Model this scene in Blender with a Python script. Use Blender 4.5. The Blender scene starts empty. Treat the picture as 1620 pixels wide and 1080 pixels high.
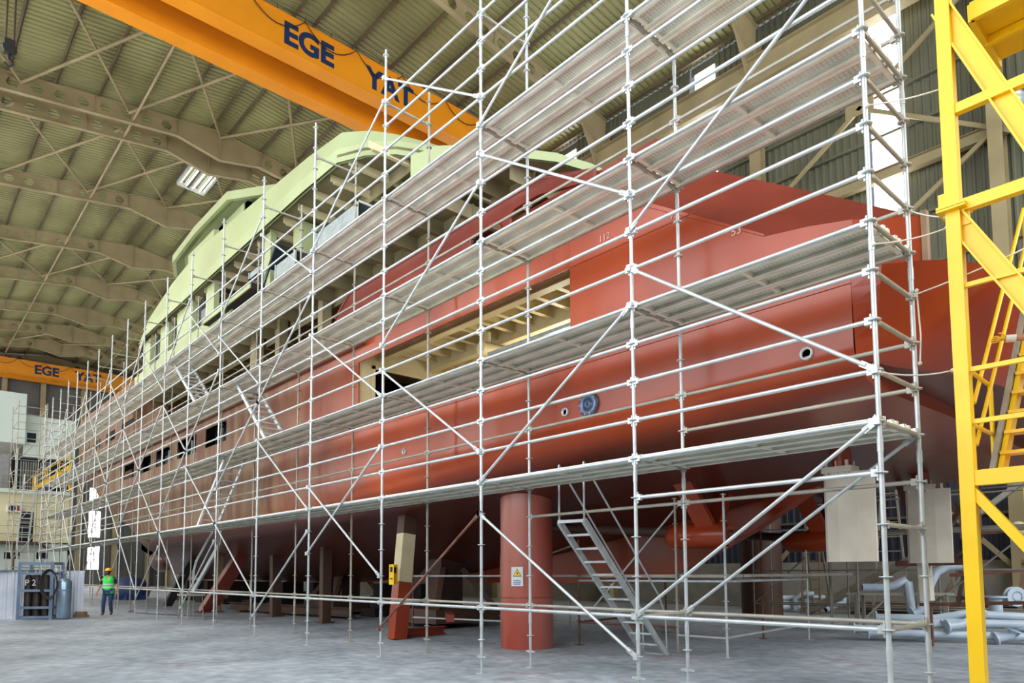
import bpy, math, random
from mathutils import Vector, Matrix
random.seed(7)
SC = bpy.context.scene
COL = SC.collection
V = Vector

# ------------------------------------------------------------------ colours and materials
def lin(c):
    return tuple(((x/255.0)/12.92 if x/255.0 <= .04045 else ((x/255.0+.055)/1.055)**2.4) for x in c) + (1.0,)

def nodes_of(name):
    m = bpy.data.materials.new(name); m.use_nodes = True
    nt = m.node_tree; b = nt.nodes['Principled BSDF']
    return m, nt, b

def mat(name, c, rough=.5, metal=0.0, c2=None, scale=3.0, amount=.5, bump=0.0, bscale=30.0, stretch=None):
    """procedural paint: two colours mixed by a noise, optional bump"""
    m, nt, b = nodes_of(name)
    b.inputs['Roughness'].default_value = rough
    b.inputs['Metallic'].default_value = metal
    tc = nt.nodes.new('ShaderNodeTexCoord')
    src = tc.outputs['Object']
    if stretch:
        mp = nt.nodes.new('ShaderNodeMapping'); mp.inputs['Scale'].default_value = stretch
        nt.links.new(src, mp.inputs['Vector']); src = mp.outputs['Vector']
    if c2 is None:
        c2 = tuple(x*.86 for x in c)
    n = nt.nodes.new('ShaderNodeTexNoise'); n.inputs['Scale'].default_value = scale; n.inputs['Detail'].default_value = 5
    nt.links.new(src, n.inputs['Vector'])
    r = nt.nodes.new('ShaderNodeValToRGB')
    r.color_ramp.elements[0].position = .5-amount*.4; r.color_ramp.elements[1].position = .5+amount*.4
    r.color_ramp.elements[0].color = lin(c2); r.color_ramp.elements[1].color = lin(c)
    nt.links.new(n.outputs['Fac'], r.inputs['Fac']); nt.links.new(r.outputs['Color'], b.inputs['Base Color'])
    if bump:
        n2 = nt.nodes.new('ShaderNodeTexNoise'); n2.inputs['Scale'].default_value = bscale
        nt.links.new(src, n2.inputs['Vector'])
        bp = nt.nodes.new('ShaderNodeBump'); bp.inputs['Strength'].default_value = bump; bp.inputs['Distance'].default_value = .02
        nt.links.new(n2.outputs['Fac'], bp.inputs['Height']); nt.links.new(bp.outputs['Normal'], b.inputs['Normal'])
    return m

def emis(name, c, s):
    m, nt, b = nodes_of(name)
    b.inputs['Base Color'].default_value = lin(c)
    b.inputs['Emission Color'].default_value = lin(c)
    b.inputs['Emission Strength'].default_value = s
    return m

def hull_paint():
    """red primer, fresh and glossy aft, dusty and weathered forward, with vertical streaks"""
    m, nt, b = nodes_of('hull_red_primer')
    tc = nt.nodes.new('ShaderNodeTexCoord')
    L = nt.links.new
    sep = nt.nodes.new('ShaderNodeSeparateXYZ'); L(tc.outputs['Object'], sep.inputs[0])
    mp = nt.nodes.new('ShaderNodeMapping'); mp.inputs['Scale'].default_value = (1.4, 1.4, .22); L(tc.outputs['Object'], mp.inputs['Vector'])
    n1 = nt.nodes.new('ShaderNodeTexNoise'); n1.inputs['Scale'].default_value = 1.6; n1.inputs['Detail'].default_value = 7; L(mp.outputs['Vector'], n1.inputs['Vector'])
    n2 = nt.nodes.new('ShaderNodeTexNoise'); n2.inputs['Scale'].default_value = .35; n2.inputs['Detail'].default_value = 4; L(tc.outputs['Object'], n2.inputs['Vector'])
    # dusty share grows forward of the side opening and above the bilge
    mr = nt.nodes.new('ShaderNodeMapRange'); mr.inputs['From Min'].default_value = 18.0; mr.inputs['From Max'].default_value = 11.0; L(sep.outputs['X'], mr.inputs['Value'])
    mz = nt.nodes.new('ShaderNodeMapRange'); mz.inputs['From Min'].default_value = 2.5; mz.inputs['From Max'].default_value = 3.6; L(sep.outputs['Z'], mz.inputs['Value'])
    mul = nt.nodes.new('ShaderNodeMath'); mul.operation = 'MULTIPLY'; L(mr.outputs[0], mul.inputs[0]); L(mz.outputs[0], mul.inputs[1])
    mul2 = nt.nodes.new('ShaderNodeMath'); mul2.operation = 'MULTIPLY'; L(mul.outputs[0], mul2.inputs[0])
    rr = nt.nodes.new('ShaderNodeMapRange'); rr.inputs['From Min'].default_value = .3; rr.inputs['From Max'].default_value = .6; rr.inputs['To Min'].default_value = .7; L(n1.outputs['Fac'], rr.inputs['Value'])
    L(rr.outputs[0], mul2.inputs[1])
    red = nt.nodes.new('ShaderNodeValToRGB')
    red.color_ramp.elements[0].position = .3; red.color_ramp.elements[1].position = .7
    red.color_ramp.elements[0].color = lin((134, 47, 16)); red.color_ramp.elements[1].color = lin((174, 68, 20)); L(n2.outputs['Fac'], red.inputs['Fac'])
    dust = nt.nodes.new('ShaderNodeValToRGB')
    dust.color_ramp.elements[0].position = .35; dust.color_ramp.elements[1].position = .65
    dust.color_ramp.elements[0].color = lin((86, 60, 40)); dust.color_ramp.elements[1].color = lin((140, 112, 80)); L(n1.outputs['Fac'], dust.inputs['Fac'])
    mix = nt.nodes.new('ShaderNodeMixRGB'); L(mul2.outputs[0], mix.inputs['Fac']); L(red.outputs['Color'], mix.inputs['Color1']); L(dust.outputs['Color'], mix.inputs['Color2'])
    # darker bottom paint below the turn of the bilge
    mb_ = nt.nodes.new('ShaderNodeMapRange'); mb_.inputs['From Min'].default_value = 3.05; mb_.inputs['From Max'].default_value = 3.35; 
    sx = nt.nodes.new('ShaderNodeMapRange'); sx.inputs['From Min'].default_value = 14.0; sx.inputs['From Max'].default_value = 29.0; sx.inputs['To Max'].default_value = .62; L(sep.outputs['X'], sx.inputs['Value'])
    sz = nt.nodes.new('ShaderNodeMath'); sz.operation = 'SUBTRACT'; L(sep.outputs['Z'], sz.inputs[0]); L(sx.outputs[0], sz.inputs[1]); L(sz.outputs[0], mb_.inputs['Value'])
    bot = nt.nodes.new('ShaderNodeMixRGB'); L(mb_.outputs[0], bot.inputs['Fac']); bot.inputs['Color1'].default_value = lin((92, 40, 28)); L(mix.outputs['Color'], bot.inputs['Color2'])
    L(bot.outputs['Color'], b.inputs['Base Color'])
    ro = nt.nodes.new('ShaderNodeMapRange'); ro.inputs['To Min'].default_value = .3; ro.inputs['To Max'].default_value = .6; L(mul.outputs[0], ro.inputs['Value'])
    L(ro.outputs[0], b.inputs['Roughness'])
    bp = nt.nodes.new('ShaderNodeBump'); bp.inputs['Strength'].default_value = .25; bp.inputs['Distance'].default_value = .05
    n3 = nt.nodes.new('ShaderNodeTexNoise'); n3.inputs['Scale'].default_value = .9; L(tc.outputs['Object'], n3.inputs['Vector'])
    L(n3.outputs['Fac'], bp.inputs['Height']); L(bp.outputs['Normal'], b.inputs['Normal'])
    return m

def plank_metal():
    """galvanised sheet with rows of punched holes along the middle"""
    m, nt, b = nodes_of('plank_galvanised'); L = nt.links.new
    b.inputs['Roughness'].default_value = .5; b.inputs['Metallic'].default_value = .25
    tc = nt.nodes.new('ShaderNodeTexCoord')
    n = nt.nodes.new('ShaderNodeTexNoise'); n.inputs['Scale'].default_value = 2.5; n.inputs['Detail'].default_value = 6; L(tc.outputs['Object'], n.inputs['Vector'])
    r = nt.nodes.new('ShaderNodeValToRGB'); r.color_ramp.elements[0].position = .35; r.color_ramp.elements[1].position = .7
    r.color_ramp.elements[0].color = lin((222, 220, 206)); r.color_ramp.elements[1].color = lin((250, 248, 238)); L(n.outputs['Fac'], r.inputs['Fac'])
    sep = nt.nodes.new('ShaderNodeSeparateXYZ'); L(tc.outputs['Object'], sep.inputs[0])
    def math_(op, a, bb):
        k = nt.nodes.new('ShaderNodeMath'); k.operation = op
        for i, q in enumerate((a, bb)):
            if isinstance(q, (int, float)): k.inputs[i].default_value = q
            elif q is not None: L(q, k.inputs[i])
        return k.outputs[0]
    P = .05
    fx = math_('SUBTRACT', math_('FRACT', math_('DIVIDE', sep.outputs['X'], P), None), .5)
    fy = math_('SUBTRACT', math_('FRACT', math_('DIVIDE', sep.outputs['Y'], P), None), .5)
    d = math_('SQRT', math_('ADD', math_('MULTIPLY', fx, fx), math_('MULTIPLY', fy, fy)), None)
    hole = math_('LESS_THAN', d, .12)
    hole_glow = math_('LESS_THAN', d, .34)
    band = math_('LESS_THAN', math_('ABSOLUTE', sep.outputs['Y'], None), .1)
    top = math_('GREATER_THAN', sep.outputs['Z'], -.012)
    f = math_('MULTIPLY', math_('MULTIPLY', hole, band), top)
    band_tone = nt.nodes.new('ShaderNodeMixRGB'); band_tone.blend_type = 'MULTIPLY'; L(math_('MULTIPLY', math_('MULTIPLY', band, top), .4), band_tone.inputs['Fac']); L(r.outputs['Color'], band_tone.inputs['Color1']); band_tone.inputs['Color2'].default_value = (.5, .48, .45, 1)  # band toned down so the painted bright dots stand out
    dim = nt.nodes.new('ShaderNodeMixRGB'); L(math_('MULTIPLY', math_('MULTIPLY', hole_glow, band), top), dim.inputs['Fac']); L(band_tone.outputs['Color'], dim.inputs['Color1']); dim.inputs['Color2'].default_value = lin((248, 244, 238))  # pale dots painted round the holes for light shining through
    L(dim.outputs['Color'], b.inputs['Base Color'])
    tr = nt.nodes.new('ShaderNodeBsdfTransparent')
    mx = nt.nodes.new('ShaderNodeMixShader'); L(f, mx.inputs[0]); L(b.outputs[0], mx.inputs[1]); L(tr.outputs[0], mx.inputs[2])
    out = nt.nodes['Material Output']; L(mx.outputs[0], out.inputs['Surface'])
    return m

def floor_mat():
    m, nt, b = nodes_of('concrete_floor'); L = nt.links.new
    tc = nt.nodes.new('ShaderNodeTexCoord')
    def noise(s, d=5, sc=None):
        n = nt.nodes.new('ShaderNodeTexNoise'); n.inputs['Scale'].default_value = s; n.inputs['Detail'].default_value = d
        if sc:
            mp = nt.nodes.new('ShaderNodeMapping'); mp.inputs['Scale'].default_value = sc; L(tc.outputs['Object'], mp.inputs['Vector']); L(mp.outputs['Vector'], n.inputs['Vector'])
        else: L(tc.outputs['Object'], n.inputs['Vector'])
        return n.outputs['Fac']
    def ramp(f, p0, p1, c0, c1):
        r = nt.nodes.new('ShaderNodeValToRGB'); e = r.color_ramp.elements
        e[0].position = p0; e[1].position = p1; e[0].color = c0; e[1].color = c1; L(f, r.inputs['Fac']); return r.outputs['Color']
    base = ramp(noise(.5, 8), .35, .65, lin((148, 158, 166)), lin((186, 194, 200)))
    fine = ramp(noise(4, 6), .3, .7, lin((205, 205, 205)), lin((255, 255, 255)))
    mul = nt.nodes.new('ShaderNodeMixRGB'); mul.blend_type = 'MULTIPLY'; mul.inputs['Fac'].default_value = 1; L(base, mul.inputs['Color1']); L(fine, mul.inputs['Color2'])
    st = ramp(noise(.45, 4, (1, 1, 1)), .57, .68, (0, 0, 0, 1), (1, 1, 1, 1))
    st2 = ramp(noise(2.2, 6), .4, .65, (0, 0, 0, 1), (.55, .55, .55, 1))
    sm = nt.nodes.new('ShaderNodeMixRGB'); sm.blend_type = 'MULTIPLY'; sm.inputs['Fac'].default_value = 1; L(st, sm.inputs['Color1']); L(st2, sm.inputs['Color2'])
    mx = nt.nodes.new('ShaderNodeMixRGB'); L(sm.outputs['Color'], mx.inputs['Fac']); L(mul.outputs['Color'], mx.inputs['Color1']); mx.inputs['Color2'].default_value = lin((128, 78, 88))
    L(mx.outputs['Color'], b.inputs['Base Color'])
    b.inputs['Roughness'].default_value = .55
    bp = nt.nodes.new('ShaderNodeBump'); bp.inputs['Strength'].default_value = .2; bp.inputs['Distance'].default_value = .02; L(noise(9, 6), bp.inputs['Height']); L(bp.outputs['Normal'], b.inputs['Normal'])
    return m

MT = dict(
    hull=hull_paint(), plank=plank_metal(), floor=floor_mat(),
    red=mat('red_primer', (162, 62, 26), .28, c2=(130, 46, 20), scale=.8),
    redmatt=mat('red_primer_bulwark', (138, 56, 42), .34, c2=(110, 42, 32), scale=.7),
    tube_red=mat('rub_rail_primer', (158, 96, 72), .5, c2=(122, 64, 48), scale=.6),
    green=mat('pale_green_filler', (170, 182, 136), .55, c2=(158, 166, 120), scale=.5),
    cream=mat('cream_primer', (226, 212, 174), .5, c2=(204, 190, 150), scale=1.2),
    cream2=mat('shaded_cream_primer', (150, 140, 104), .6, c2=(112, 102, 76), scale=1.2),  # darker copy of cream; shade under the decks put into the colour
    pillar=mat('pillar_primer', (158, 56, 36), .35, c2=(178, 112, 98), scale=.75, amount=.5, stretch=(1, 1, .6)),
    walllow=mat('wall_sheet_lower', (66, 70, 84), .5, .1, c2=(52, 56, 70), scale=.3),  # lower sheet, darker and bluer than the wall above
    bottom=mat('bottom_paint', (112, 50, 36), .3, c2=(96, 42, 30), scale=.8),
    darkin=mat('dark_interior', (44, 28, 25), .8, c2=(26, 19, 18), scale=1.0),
    galv=mat('galvanised_tube', (205, 210, 208), .38, .35, c2=(168, 172, 172), scale=4, amount=.6),
    galvd=mat('galvanised_tube_dusty', (176, 172, 158), .5, .2, c2=(140, 134, 122), scale=3, amount=.7),
    rust=mat('rusty_tube', (128, 82, 62), .7, c2=(84, 52, 42), scale=4),
    duct=mat('duct_sheet_metal', (172, 182, 180), .4, .3, c2=(118, 128, 130), scale=5, amount=.8),
    crane=mat('crane_orange', (240, 152, 22), .45, c2=(228, 140, 18), scale=.6),
    navy=mat('navy_lettering', (20, 46, 92), .5),
    yellow=mat('yellow_paint', (250, 205, 14), .38, c2=(244, 192, 10), scale=1.5),
    cable=mat('black_cable', (30, 26, 24), .6),
    roof=mat('roof_sheet', (168, 166, 116), .45, .1, c2=(142, 138, 96), scale=.3),
    beam=mat('beam_paint', (174, 158, 120), .55, c2=(146, 132, 98), scale=.5),
    purlin=mat('purlin_paint', (112, 96, 72), .55, c2=(90, 76, 58), scale=.6),
    wall=mat('wall_sheet', (116, 116, 96), .5, .1, c2=(98, 98, 82), scale=.3),
    wallend=mat('wall_end_sheet', (112, 112, 108), .5, .1, c2=(92, 92, 92), scale=.3),
    glow=emis('translucent_daylight_panel', (255, 255, 255), 9.0),
    glow2=emis('roof_light_panel', (240, 250, 245), 1.6),
    plaster=mat('cream_plaster', (222, 216, 178), .7, c2=(204, 196, 158), scale=.5),
    whitep=mat('white_cladding', (206, 220, 212), .5, c2=(196, 208, 200), scale=.3),
    greyp=mat('grey_cladding', (150, 152, 152), .6),
    concrete=mat('concrete_plinth', (170, 168, 158), .8, c2=(134, 132, 124), scale=.8, bump=.3, bscale=3),
    glass=mat('dark_window_glass', (30, 42, 50), .12),
    bluef=mat('blue_grey_frame', (120, 140, 165), .45, c2=(96, 116, 142), scale=2),
    shiny=mat('shiny_corrugated_sheet', (246, 248, 255), .2, .15, c2=(216, 224, 240), scale=1.5),
    darkcyl=mat('dark_bottle_paint', (40, 36, 32), .5, c2=(58, 46, 38), scale=3),
    silver=mat('silver_bottle_paint', (150, 175, 195), .25, .6),
    pipe=mat('pale_blue_pipe_primer', (196, 210, 220), .35, c2=(176, 192, 204), scale=2),
    rudder=mat('rudder_filler', (224, 216, 198), .6, c2=(202, 192, 174), scale=1.6),
    steelbrown=mat('rusty_brown_steel', (96, 66, 50), .6, c2=(60, 44, 36), scale=.9, stretch=(1, 1, .3)),
    timber=mat('raw_timber', (160, 134, 104), .75, c2=(112, 90, 68), scale=1.5, stretch=(6, 6, .8)),
    white=mat('white_paint', (232, 232, 228), .5),
    black=mat('black_marking', (18, 18, 18), .6),
    blue=mat('blue_marking', (38, 90, 170), .5),
    skin=mat('skin', (196, 140, 112), .55),
    vest=mat('hi_vis_green', (60, 232, 90), .55, c2=(44, 214, 74), scale=3),
    silverband=mat('reflective_band', (215, 225, 220), .3),
    jeans=mat('blue_jeans', (44, 70, 110), .8, c2=(32, 52, 86), scale=8),
    navycl=mat('navy_shirt', (34, 38, 52), .8),
    helmet=mat('yellow_helmet', (248, 186, 30), .35),
    boot=mat('dark_boot', (40, 36, 40), .7),
    hair=mat('dark_hair', (34, 26, 22), .8),
    glove=mat('yellow_glove', (236, 176, 40), .7),
    rope=mat('white_rope', (222, 216, 202), .8),
    tarp=mat('blue_tarp', (40, 66, 120), .5),
    bronze=mat('bare_blue_steel', (96, 112, 140), .35, .5),
    weldm=mat('chalk_mark', (214, 170, 160), .8),
    paper=mat('grey_sheets', (120, 108, 92), .7, c2=(60, 54, 48), scale=2, stretch=(.4, .4, 8)),
    barrel=mat('amber_barrel', (196, 142, 30), .5),
    lampglass=mat('lamp_glass', (190, 210, 205), .1, .3),
)

# ------------------------------------------------------------------ mesh builder
class MB:
    def __init__(s): s.v = []; s.f = []; s.sm = []
    def add(s, vs, fs, smooth=False):
        o = len(s.v); s.v += [tuple(p) for p in vs]
        for f in fs: s.f.append(tuple(i+o for i in f)); s.sm.append(smooth)
        return s
    def box(s, a, b):
        x0, y0, z0 = (min(a[i], b[i]) for i in range(3)); x1, y1, z1 = (max(a[i], b[i]) for i in range(3))
        return s.add([(x0,y0,z0),(x1,y0,z0),(x1,y1,z0),(x0,y1,z0),(x0,y0,z1),(x1,y0,z1),(x1,y1,z1),(x0,y1,z1)],
                     [(0,3,2,1),(4,5,6,7),(0,1,5,4),(1,2,6,5),(2,3,7,6),(3,0,4,7)])
    def cbox(s, c, d): return s.box([c[i]-d[i]/2 for i in range(3)], [c[i]+d[i]/2 for i in range(3)])
    def frame(s, d, up=(0,0,1)):
        d = V(d).normalized(); u = V(up)
        if abs(d.dot(u)) > .98: u = V((1,0,0))
        x = d.cross(u).normalized(); y = x.cross(d).normalized(); return x, y
    def bar(s, p, q, w, h, up=(0,0,1)):
        """rectangular bar from p to q; w across, h along up"""
        p, q = V(p), V(q); x, y = s.frame(q-p, up)
        vs = [e + x*a*w/2 + y*b*h/2 for e in (p, q) for a, b in ((-1,-1),(1,-1),(1,1),(-1,1))]
        return s.add(vs, [(0,3,2,1),(4,5,6,7),(0,1,5,4),(1,2,6,5),(2,3,7,6),(3,0,4,7)])
    def ibeam(s, p, q, w, h, t=.02, up=(0,0,1)):
        p, q = V(p), V(q); x, y = s.frame(q-p, up)
        s.bar(p+y*(h/2-t/2), q+y*(h/2-t/2), w, t, up); s.bar(p-y*(h/2-t/2), q-y*(h/2-t/2), w, t, up); s.bar(p, q, t, h-2*t, up)
        return s
    def tube(s, p, q, r, n=8, r2=None, cap=True):
        p, q = V(p), V(q); x, y = s.frame(q-p); r2 = r if r2 is None else r2
        vs = []
        for e, rr in ((p, r), (q, r2)):
            for k in range(n):
                a = 2*math.pi*k/n; vs.append(e + x*math.cos(a)*rr + y*math.sin(a)*rr)
        s.add(vs, [(k, (k+1) % n, n+(k+1) % n, n+k) for k in range(n)], True)
        if cap: s.add(vs, [tuple(reversed(range(n))), tuple(range(n, 2*n))])
        return s
    def path(s, pts, r, n=8):
        pts = [V(p) for p in pts]; rings = []
        up = None
        for i, p in enumerate(pts):
            d = (pts[min(i+1, len(pts)-1)] - pts[max(i-1, 0)]).normalized()
            if up is None: x, y = s.frame(d)
            else:
                y = (up - d*up.dot(d)).normalized(); x = d.cross(y).normalized()
            up = y
            rr = r[i] if isinstance(r, (list, tuple)) else r
            rings.append([p + x*math.cos(2*math.pi*k/n)*rr + y*math.sin(2*math.pi*k/n)*rr for k in range(n)])
        return s.loft(rings, True, True)
    def loft(s, rings, closed=True, smooth=False, caps=True):
        n = len(rings[0]); vs = [p for r in rings for p in r]; fs = []
        m = n if closed else n-1
        for i in range(len(rings)-1):
            for k in range(m):
                fs.append((i*n+k, i*n+(k+1) % n, (i+1)*n+(k+1) % n, (i+1)*n+k))
        s.add(vs, fs, smooth)
        if closed and caps: s.add(rings[0], [tuple(reversed(range(n)))]); s.add(rings[-1], [tuple(range(n))])
        return s
    def prism(s, poly, d):
        """polygon (3-D points) extruded by vector d"""
        d = V(d); a = [V(p) for p in poly]; b = [p+d for p in a]; n = len(a)
        s.add(a+b, [tuple(range(n-1, -1, -1)), tuple(range(n, 2*n))] + [(k, (k+1) % n, n+(k+1) % n, n+k) for k in range(n)])
        return s
    def lathe(s, c, prof, n=16, axis='Z'):
        rings = []
        for r, h in prof:
            ring = []
            for k in range(n):
                a = 2*math.pi*k/n; p = (r*math.cos(a), r*math.sin(a), h)
                if axis == 'X': p = (h, r*math.cos(a), r*math.sin(a))
                if axis == 'Y': p = (r*math.sin(a), h, r*math.cos(a))
                ring.append((c[0]+p[0], c[1]+p[1], c[2]+p[2]))
            rings.append(ring)
        return s.loft(rings, True, True)
    def ball(s, c, r, n=12, m=8, sc=(1,1,1)):
        rings = []
        for i in range(m+1):
            t = math.pi*i/m
            rr = max(math.sin(t), .02); h = -math.cos(t)
            rings.append([(c[0]+r*sc[0]*rr*math.cos(2*math.pi*k/n), c[1]+r*sc[1]*rr*math.sin(2*math.pi*k/n), c[2]+r*sc[2]*h) for k in range(n)])
        return s.loft(rings, True, True)

ROOTLOC = {}
def meshdata(name, mb, m, off=(0,0,0)):
    me = bpy.data.meshes.new(name)
    o = V(off)
    me.from_pydata([tuple(V(p)-o) for p in mb.v], [], mb.f)
    me.polygons.foreach_set('use_smooth', mb.sm)
    me.materials.append(m); me.update()
    return me

def rootof(p):
    while p is not None and p.parent is not None: p = p.parent
    return p

def obj(name, mb, m, parent=None, loc=None):
    """link mb (world coordinates) as one mesh object, as a part when parent is given; loc = own base point of a top-level mesh"""
    m = MT[m] if isinstance(m, str) else m
    off = V(loc) if loc else V((0,0,0))
    if parent is not None: off = ROOTLOC.get(rootof(parent).name, V((0,0,0)))
    o = bpy.data.objects.new(name, meshdata(name, mb, m, off)); COL.objects.link(o)
    if parent is not None: o.parent = parent
    elif loc: o.location = loc; ROOTLOC[o.name] = V(loc)
    return o

def place(name, me, loc, parent=None, rot=(0,0,0)):
    """link an object that shares mesh data; loc in world coordinates"""
    o = bpy.data.objects.new(name, me); COL.objects.link(o)
    off = ROOTLOC.get(rootof(parent).name, V((0,0,0))) if parent is not None else V((0,0,0))
    o.location = V(loc)-off; o.rotation_euler = rot
    if parent is not None: o.parent = parent
    return o

def tag(o, label, cat, group=None):
    o['label'] = label; o['category'] = cat
    if group: o['group'] = group
    return o
def thing(name, label, cat, loc=(0,0,0), group=None):
    o = bpy.data.objects.new(name, None); COL.objects.link(o); o.location = loc; o.empty_display_size = .2
    ROOTLOC[o.name] = V(loc)
    return tag(o, label, cat, group)
def struct(name, mb, m):
    o = obj(name, mb, m); o['kind'] = 'structure'; return o
def stuff(o): o['kind'] = 'stuff'; return o

def wall_holes(mb, x0, x1, z0, z1, holes, y0, y1):
    """plate in the XZ plane between y0 and y1 with rectangular holes (hx0,hx1,hz0,hz1)"""
    xs = sorted(set([x0, x1] + [h[0] for h in holes] + [h[1] for h in holes])); xs = [x for x in xs if x0 <= x <= x1]
    for a, b in zip(xs, xs[1:]):
        segs = sorted([(h[2], h[3]) for h in holes if h[0] <= a and h[1] >= b]); z = z0
        for s0, s1 in segs:
            if s0 > z: mb.box((a, y0, z), (b, y1, s0))
            z = s1
        if z < z1: mb.box((a, y0, z), (b, y1, z1))
    return mb

def text_part(name, txt, size, mtx, m, parent, extr=.01, off=.0, squash=1.0):
    cu = bpy.data.curves.new(name, 'FONT'); cu.body = txt; cu.size = size; cu.extrude = extr; cu.offset = off
    t = bpy.data.objects.new(name, cu); COL.objects.link(t)
    bpy.context.view_layer.update()
    me = bpy.data.meshes.new_from_object(t.evaluated_get(bpy.context.evaluated_depsgraph_get()))
    bpy.data.objects.remove(t)
    M4 = mtx @ Matrix.Diagonal((squash, 1, 1, 1))
    me.transform(Matrix.Translation(-ROOTLOC.get(rootof(parent).name, V((0,0,0)))) @ M4)
    me.materials.clear(); me.materials.append(MT[m])
    o = bpy.data.objects.new(name, me); COL.objects.link(o); o.parent = parent
    return o
def basis(o, x, y):
    x = V(x).normalized(); y = V(y).normalized(); z = x.cross(y)
    return Matrix(((x.x, y.x, z.x, o[0]), (x.y, y.y, z.y, o[1]), (x.z, y.z, z.z, o[2]), (0,0,0,1)))
# ------------------------------------------------------------------ the hall
XA, XE, YL, YR, YRG, ZRG = 14.0, -99.5, -8.5, 22.0, 7.0, 28.5
SL = .13
def zroof(y): return ZRG - SL*abs(y-YRG)
struct('floor', MB().box((XE-1, YL-1, -.3), (60, YR+1, 0)), 'floor')

# roof sheets: trapezoid ribs that run down the slope
rb = MB()
def ribs(mb, x0, x1, fn, pitch, h, a, b):
    """fn(x, t, lift) -> point ; t=0/1 ends"""
    x = x0; prof = []
    while x < x1:
        prof += [(x, 0), (x+pitch*.55, 0), (x+pitch*.65, h), (x+pitch*.9, h)]; x += pitch
    prof.append((x, 0))
    n = len(prof)
    mb.add([fn(px, 0, l) for px, l in prof] + [fn(px, 1, l) for px, l in prof], [(i, i+1, n+i+1, n+i) for i in range(n-1)])
for s in (-1, 1):
    ye = YL if s < 0 else YR
    ribs(rb, XE, XA, lambda x, t, l, ye=ye: (x, YRG + (ye-YRG)*t, zroof(YRG + (ye-YRG)*t) + .25 + l), .33, .07, 0, 1)
struct('ceiling', rb, 'roof')

# purlins along the hall
for s in (-1, 1):
    for k in range(8):
        y = YRG + s*(.5 + k*2.0)
        if y < YL or y > YR-.2: continue
        z = zroof(y) + .1
        m = MB(); m.bar((XE+.2, y, z), (XA, y, z), .03, .24); m.bar((XE+.2, y+.05, z+.12), (XA, y+.05, z+.12), .1, .02); m.bar((XE+.2, y-.05, z-.12), (XA, y-.05, z-.12), .1, .02)
        struct('roof_purlin', m, 'purlin')

# castellated rafters
def rafter_mesh():
    mb = MB(); H = .95; t = .02
    for s in (-1, 1):
        ye = (YL+.3) if s < 0 else (YR-.3)
        L = abs(ye-YRG); d = V((0, s, -SL)).normalized(); up = V((0, SL*s, 1)).normalized()
        o = V((0, YRG, ZRG - .05))   # top of the web at the ridge
        tot = L/abs(d.y); solid = 2.6; end = 2.2
        def P(u, w, x): return o + d*u - up*w + V((x, 0, 0))
        n = int((tot-solid-end)/.98); p = (tot-solid-end)/n
        for i in range(n):
            u0 = solid + i*p; uc = u0+p/2; a = .29; hh = .25
            outer = [(u0, H/2), (u0, 0), (u0+p, 0), (u0+p, H/2), (u0+p, H), (u0, H)]
            inner = [(uc-a, H/2), (uc-a*.5, H/2-hh), (uc+a*.5, H/2-hh), (uc+a, H/2), (uc+a*.5, H/2+hh), (uc-a*.5, H/2+hh)]
            vs = [P(u, w, x) for x in (-t/2, t/2) for u, w in outer+inner]
            fs = []
            for k in range(6):
                j = (k+1) % 6
                fs += [(k, j, 6+j, 6+k), (12+k, 18+k, 18+j, 12+j), (6+k, 6+j, 18+j, 18+k)]
            mb.add(vs, fs)
        for u0, u1, h0, h1 in ((0, solid, H+.85, H), (tot-end, tot, H, H+1.1)):
            q = [P(u0, 0, -t/2), P(u1, 0, -t/2), P(u1, h1, -t/2), P(u0, h0, -t/2)]; mb.prism(q if u0 else [P(0, 0, -t/2), P(u1, 0, -t/2), P(u1, h1, -t/2), V((-t/2, YRG, ZRG-.05-h0))], (t, 0, 0))
            mb.bar(P(u0, h0, 0) if u0 else V((0, YRG, ZRG-.05-h0)), P(u1, h1, 0), .26, .03, up)
        for u in (solid, tot-end, solid + p*4, solid + p*9):
            mb.bar(P(u, 0, 0), P(u, H, 0), .24, .02, d)
        mb.bar(P(0, 0, 0), P(tot, 0, 0), .26, .03, up); mb.bar(P(solid, H, 0), P(tot-end, H, 0), .26, .03, up)
    mb.box((-.12, YRG-.02, ZRG-1.88), (.12, YRG+.02, ZRG-.05))
    return mb
RAF = [-3.5, -12.5, -21.5, -30.5, -39.6, -41.6, -50.5, -59.6, -68.5, -77.5, -84.5, -91.0, -98.6]
rm = meshdata('roof_rafter', rafter_mesh(), MT['beam'])
for x in RAF:
    place('roof_rafter', rm, (x, 0, 0))['kind'] = 'structure'
# eaves columns with knee, right wall
cm = MB()
cm.ibeam((0, YR-.55, 0), (0, YR-.55, zroof(YR)-.9), .45, .6, .03, (0, 1, 0))
cm.prism([(-.02, YR-.8, 25.6), (-.02, YR-.8, 22.9), (-.02, YR-2.6, 26.0)], (.04, 0, 0))
cmd = meshdata('wall_column', cm, MT['beam'])
for x in RAF:
    if x != -41.6: place('wall_column', cmd, (x, 0, 0))['kind'] = 'structure'
# bracing tubes between rafters
def brace(p, q, r=.085, mt='beam'):
    struct('roof_brace', MB().tube(p, q, r, 6), mt)
for xa, xb in ((-30.5, -39.6), (-41.6, -50.5), (-59.6, -68.5), (-84.5, -91.0)):
    for ya, yb in ((-8, -3), (-3, 2), (2, 7), (7, 12), (12, 17), (17, 21.5)):
        brace((xa, ya, zroof(ya)-.35), (xb, yb, zroof(yb)-.35)); brace((xa, yb, zroof(yb)-.42), (xb, ya, zroof(ya)-.42))
for y in (2.2, 12.0):
    brace((-30.5, y, zroof(y)-.85), (-98.6, y, zroof(y)-.85), .07)

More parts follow.
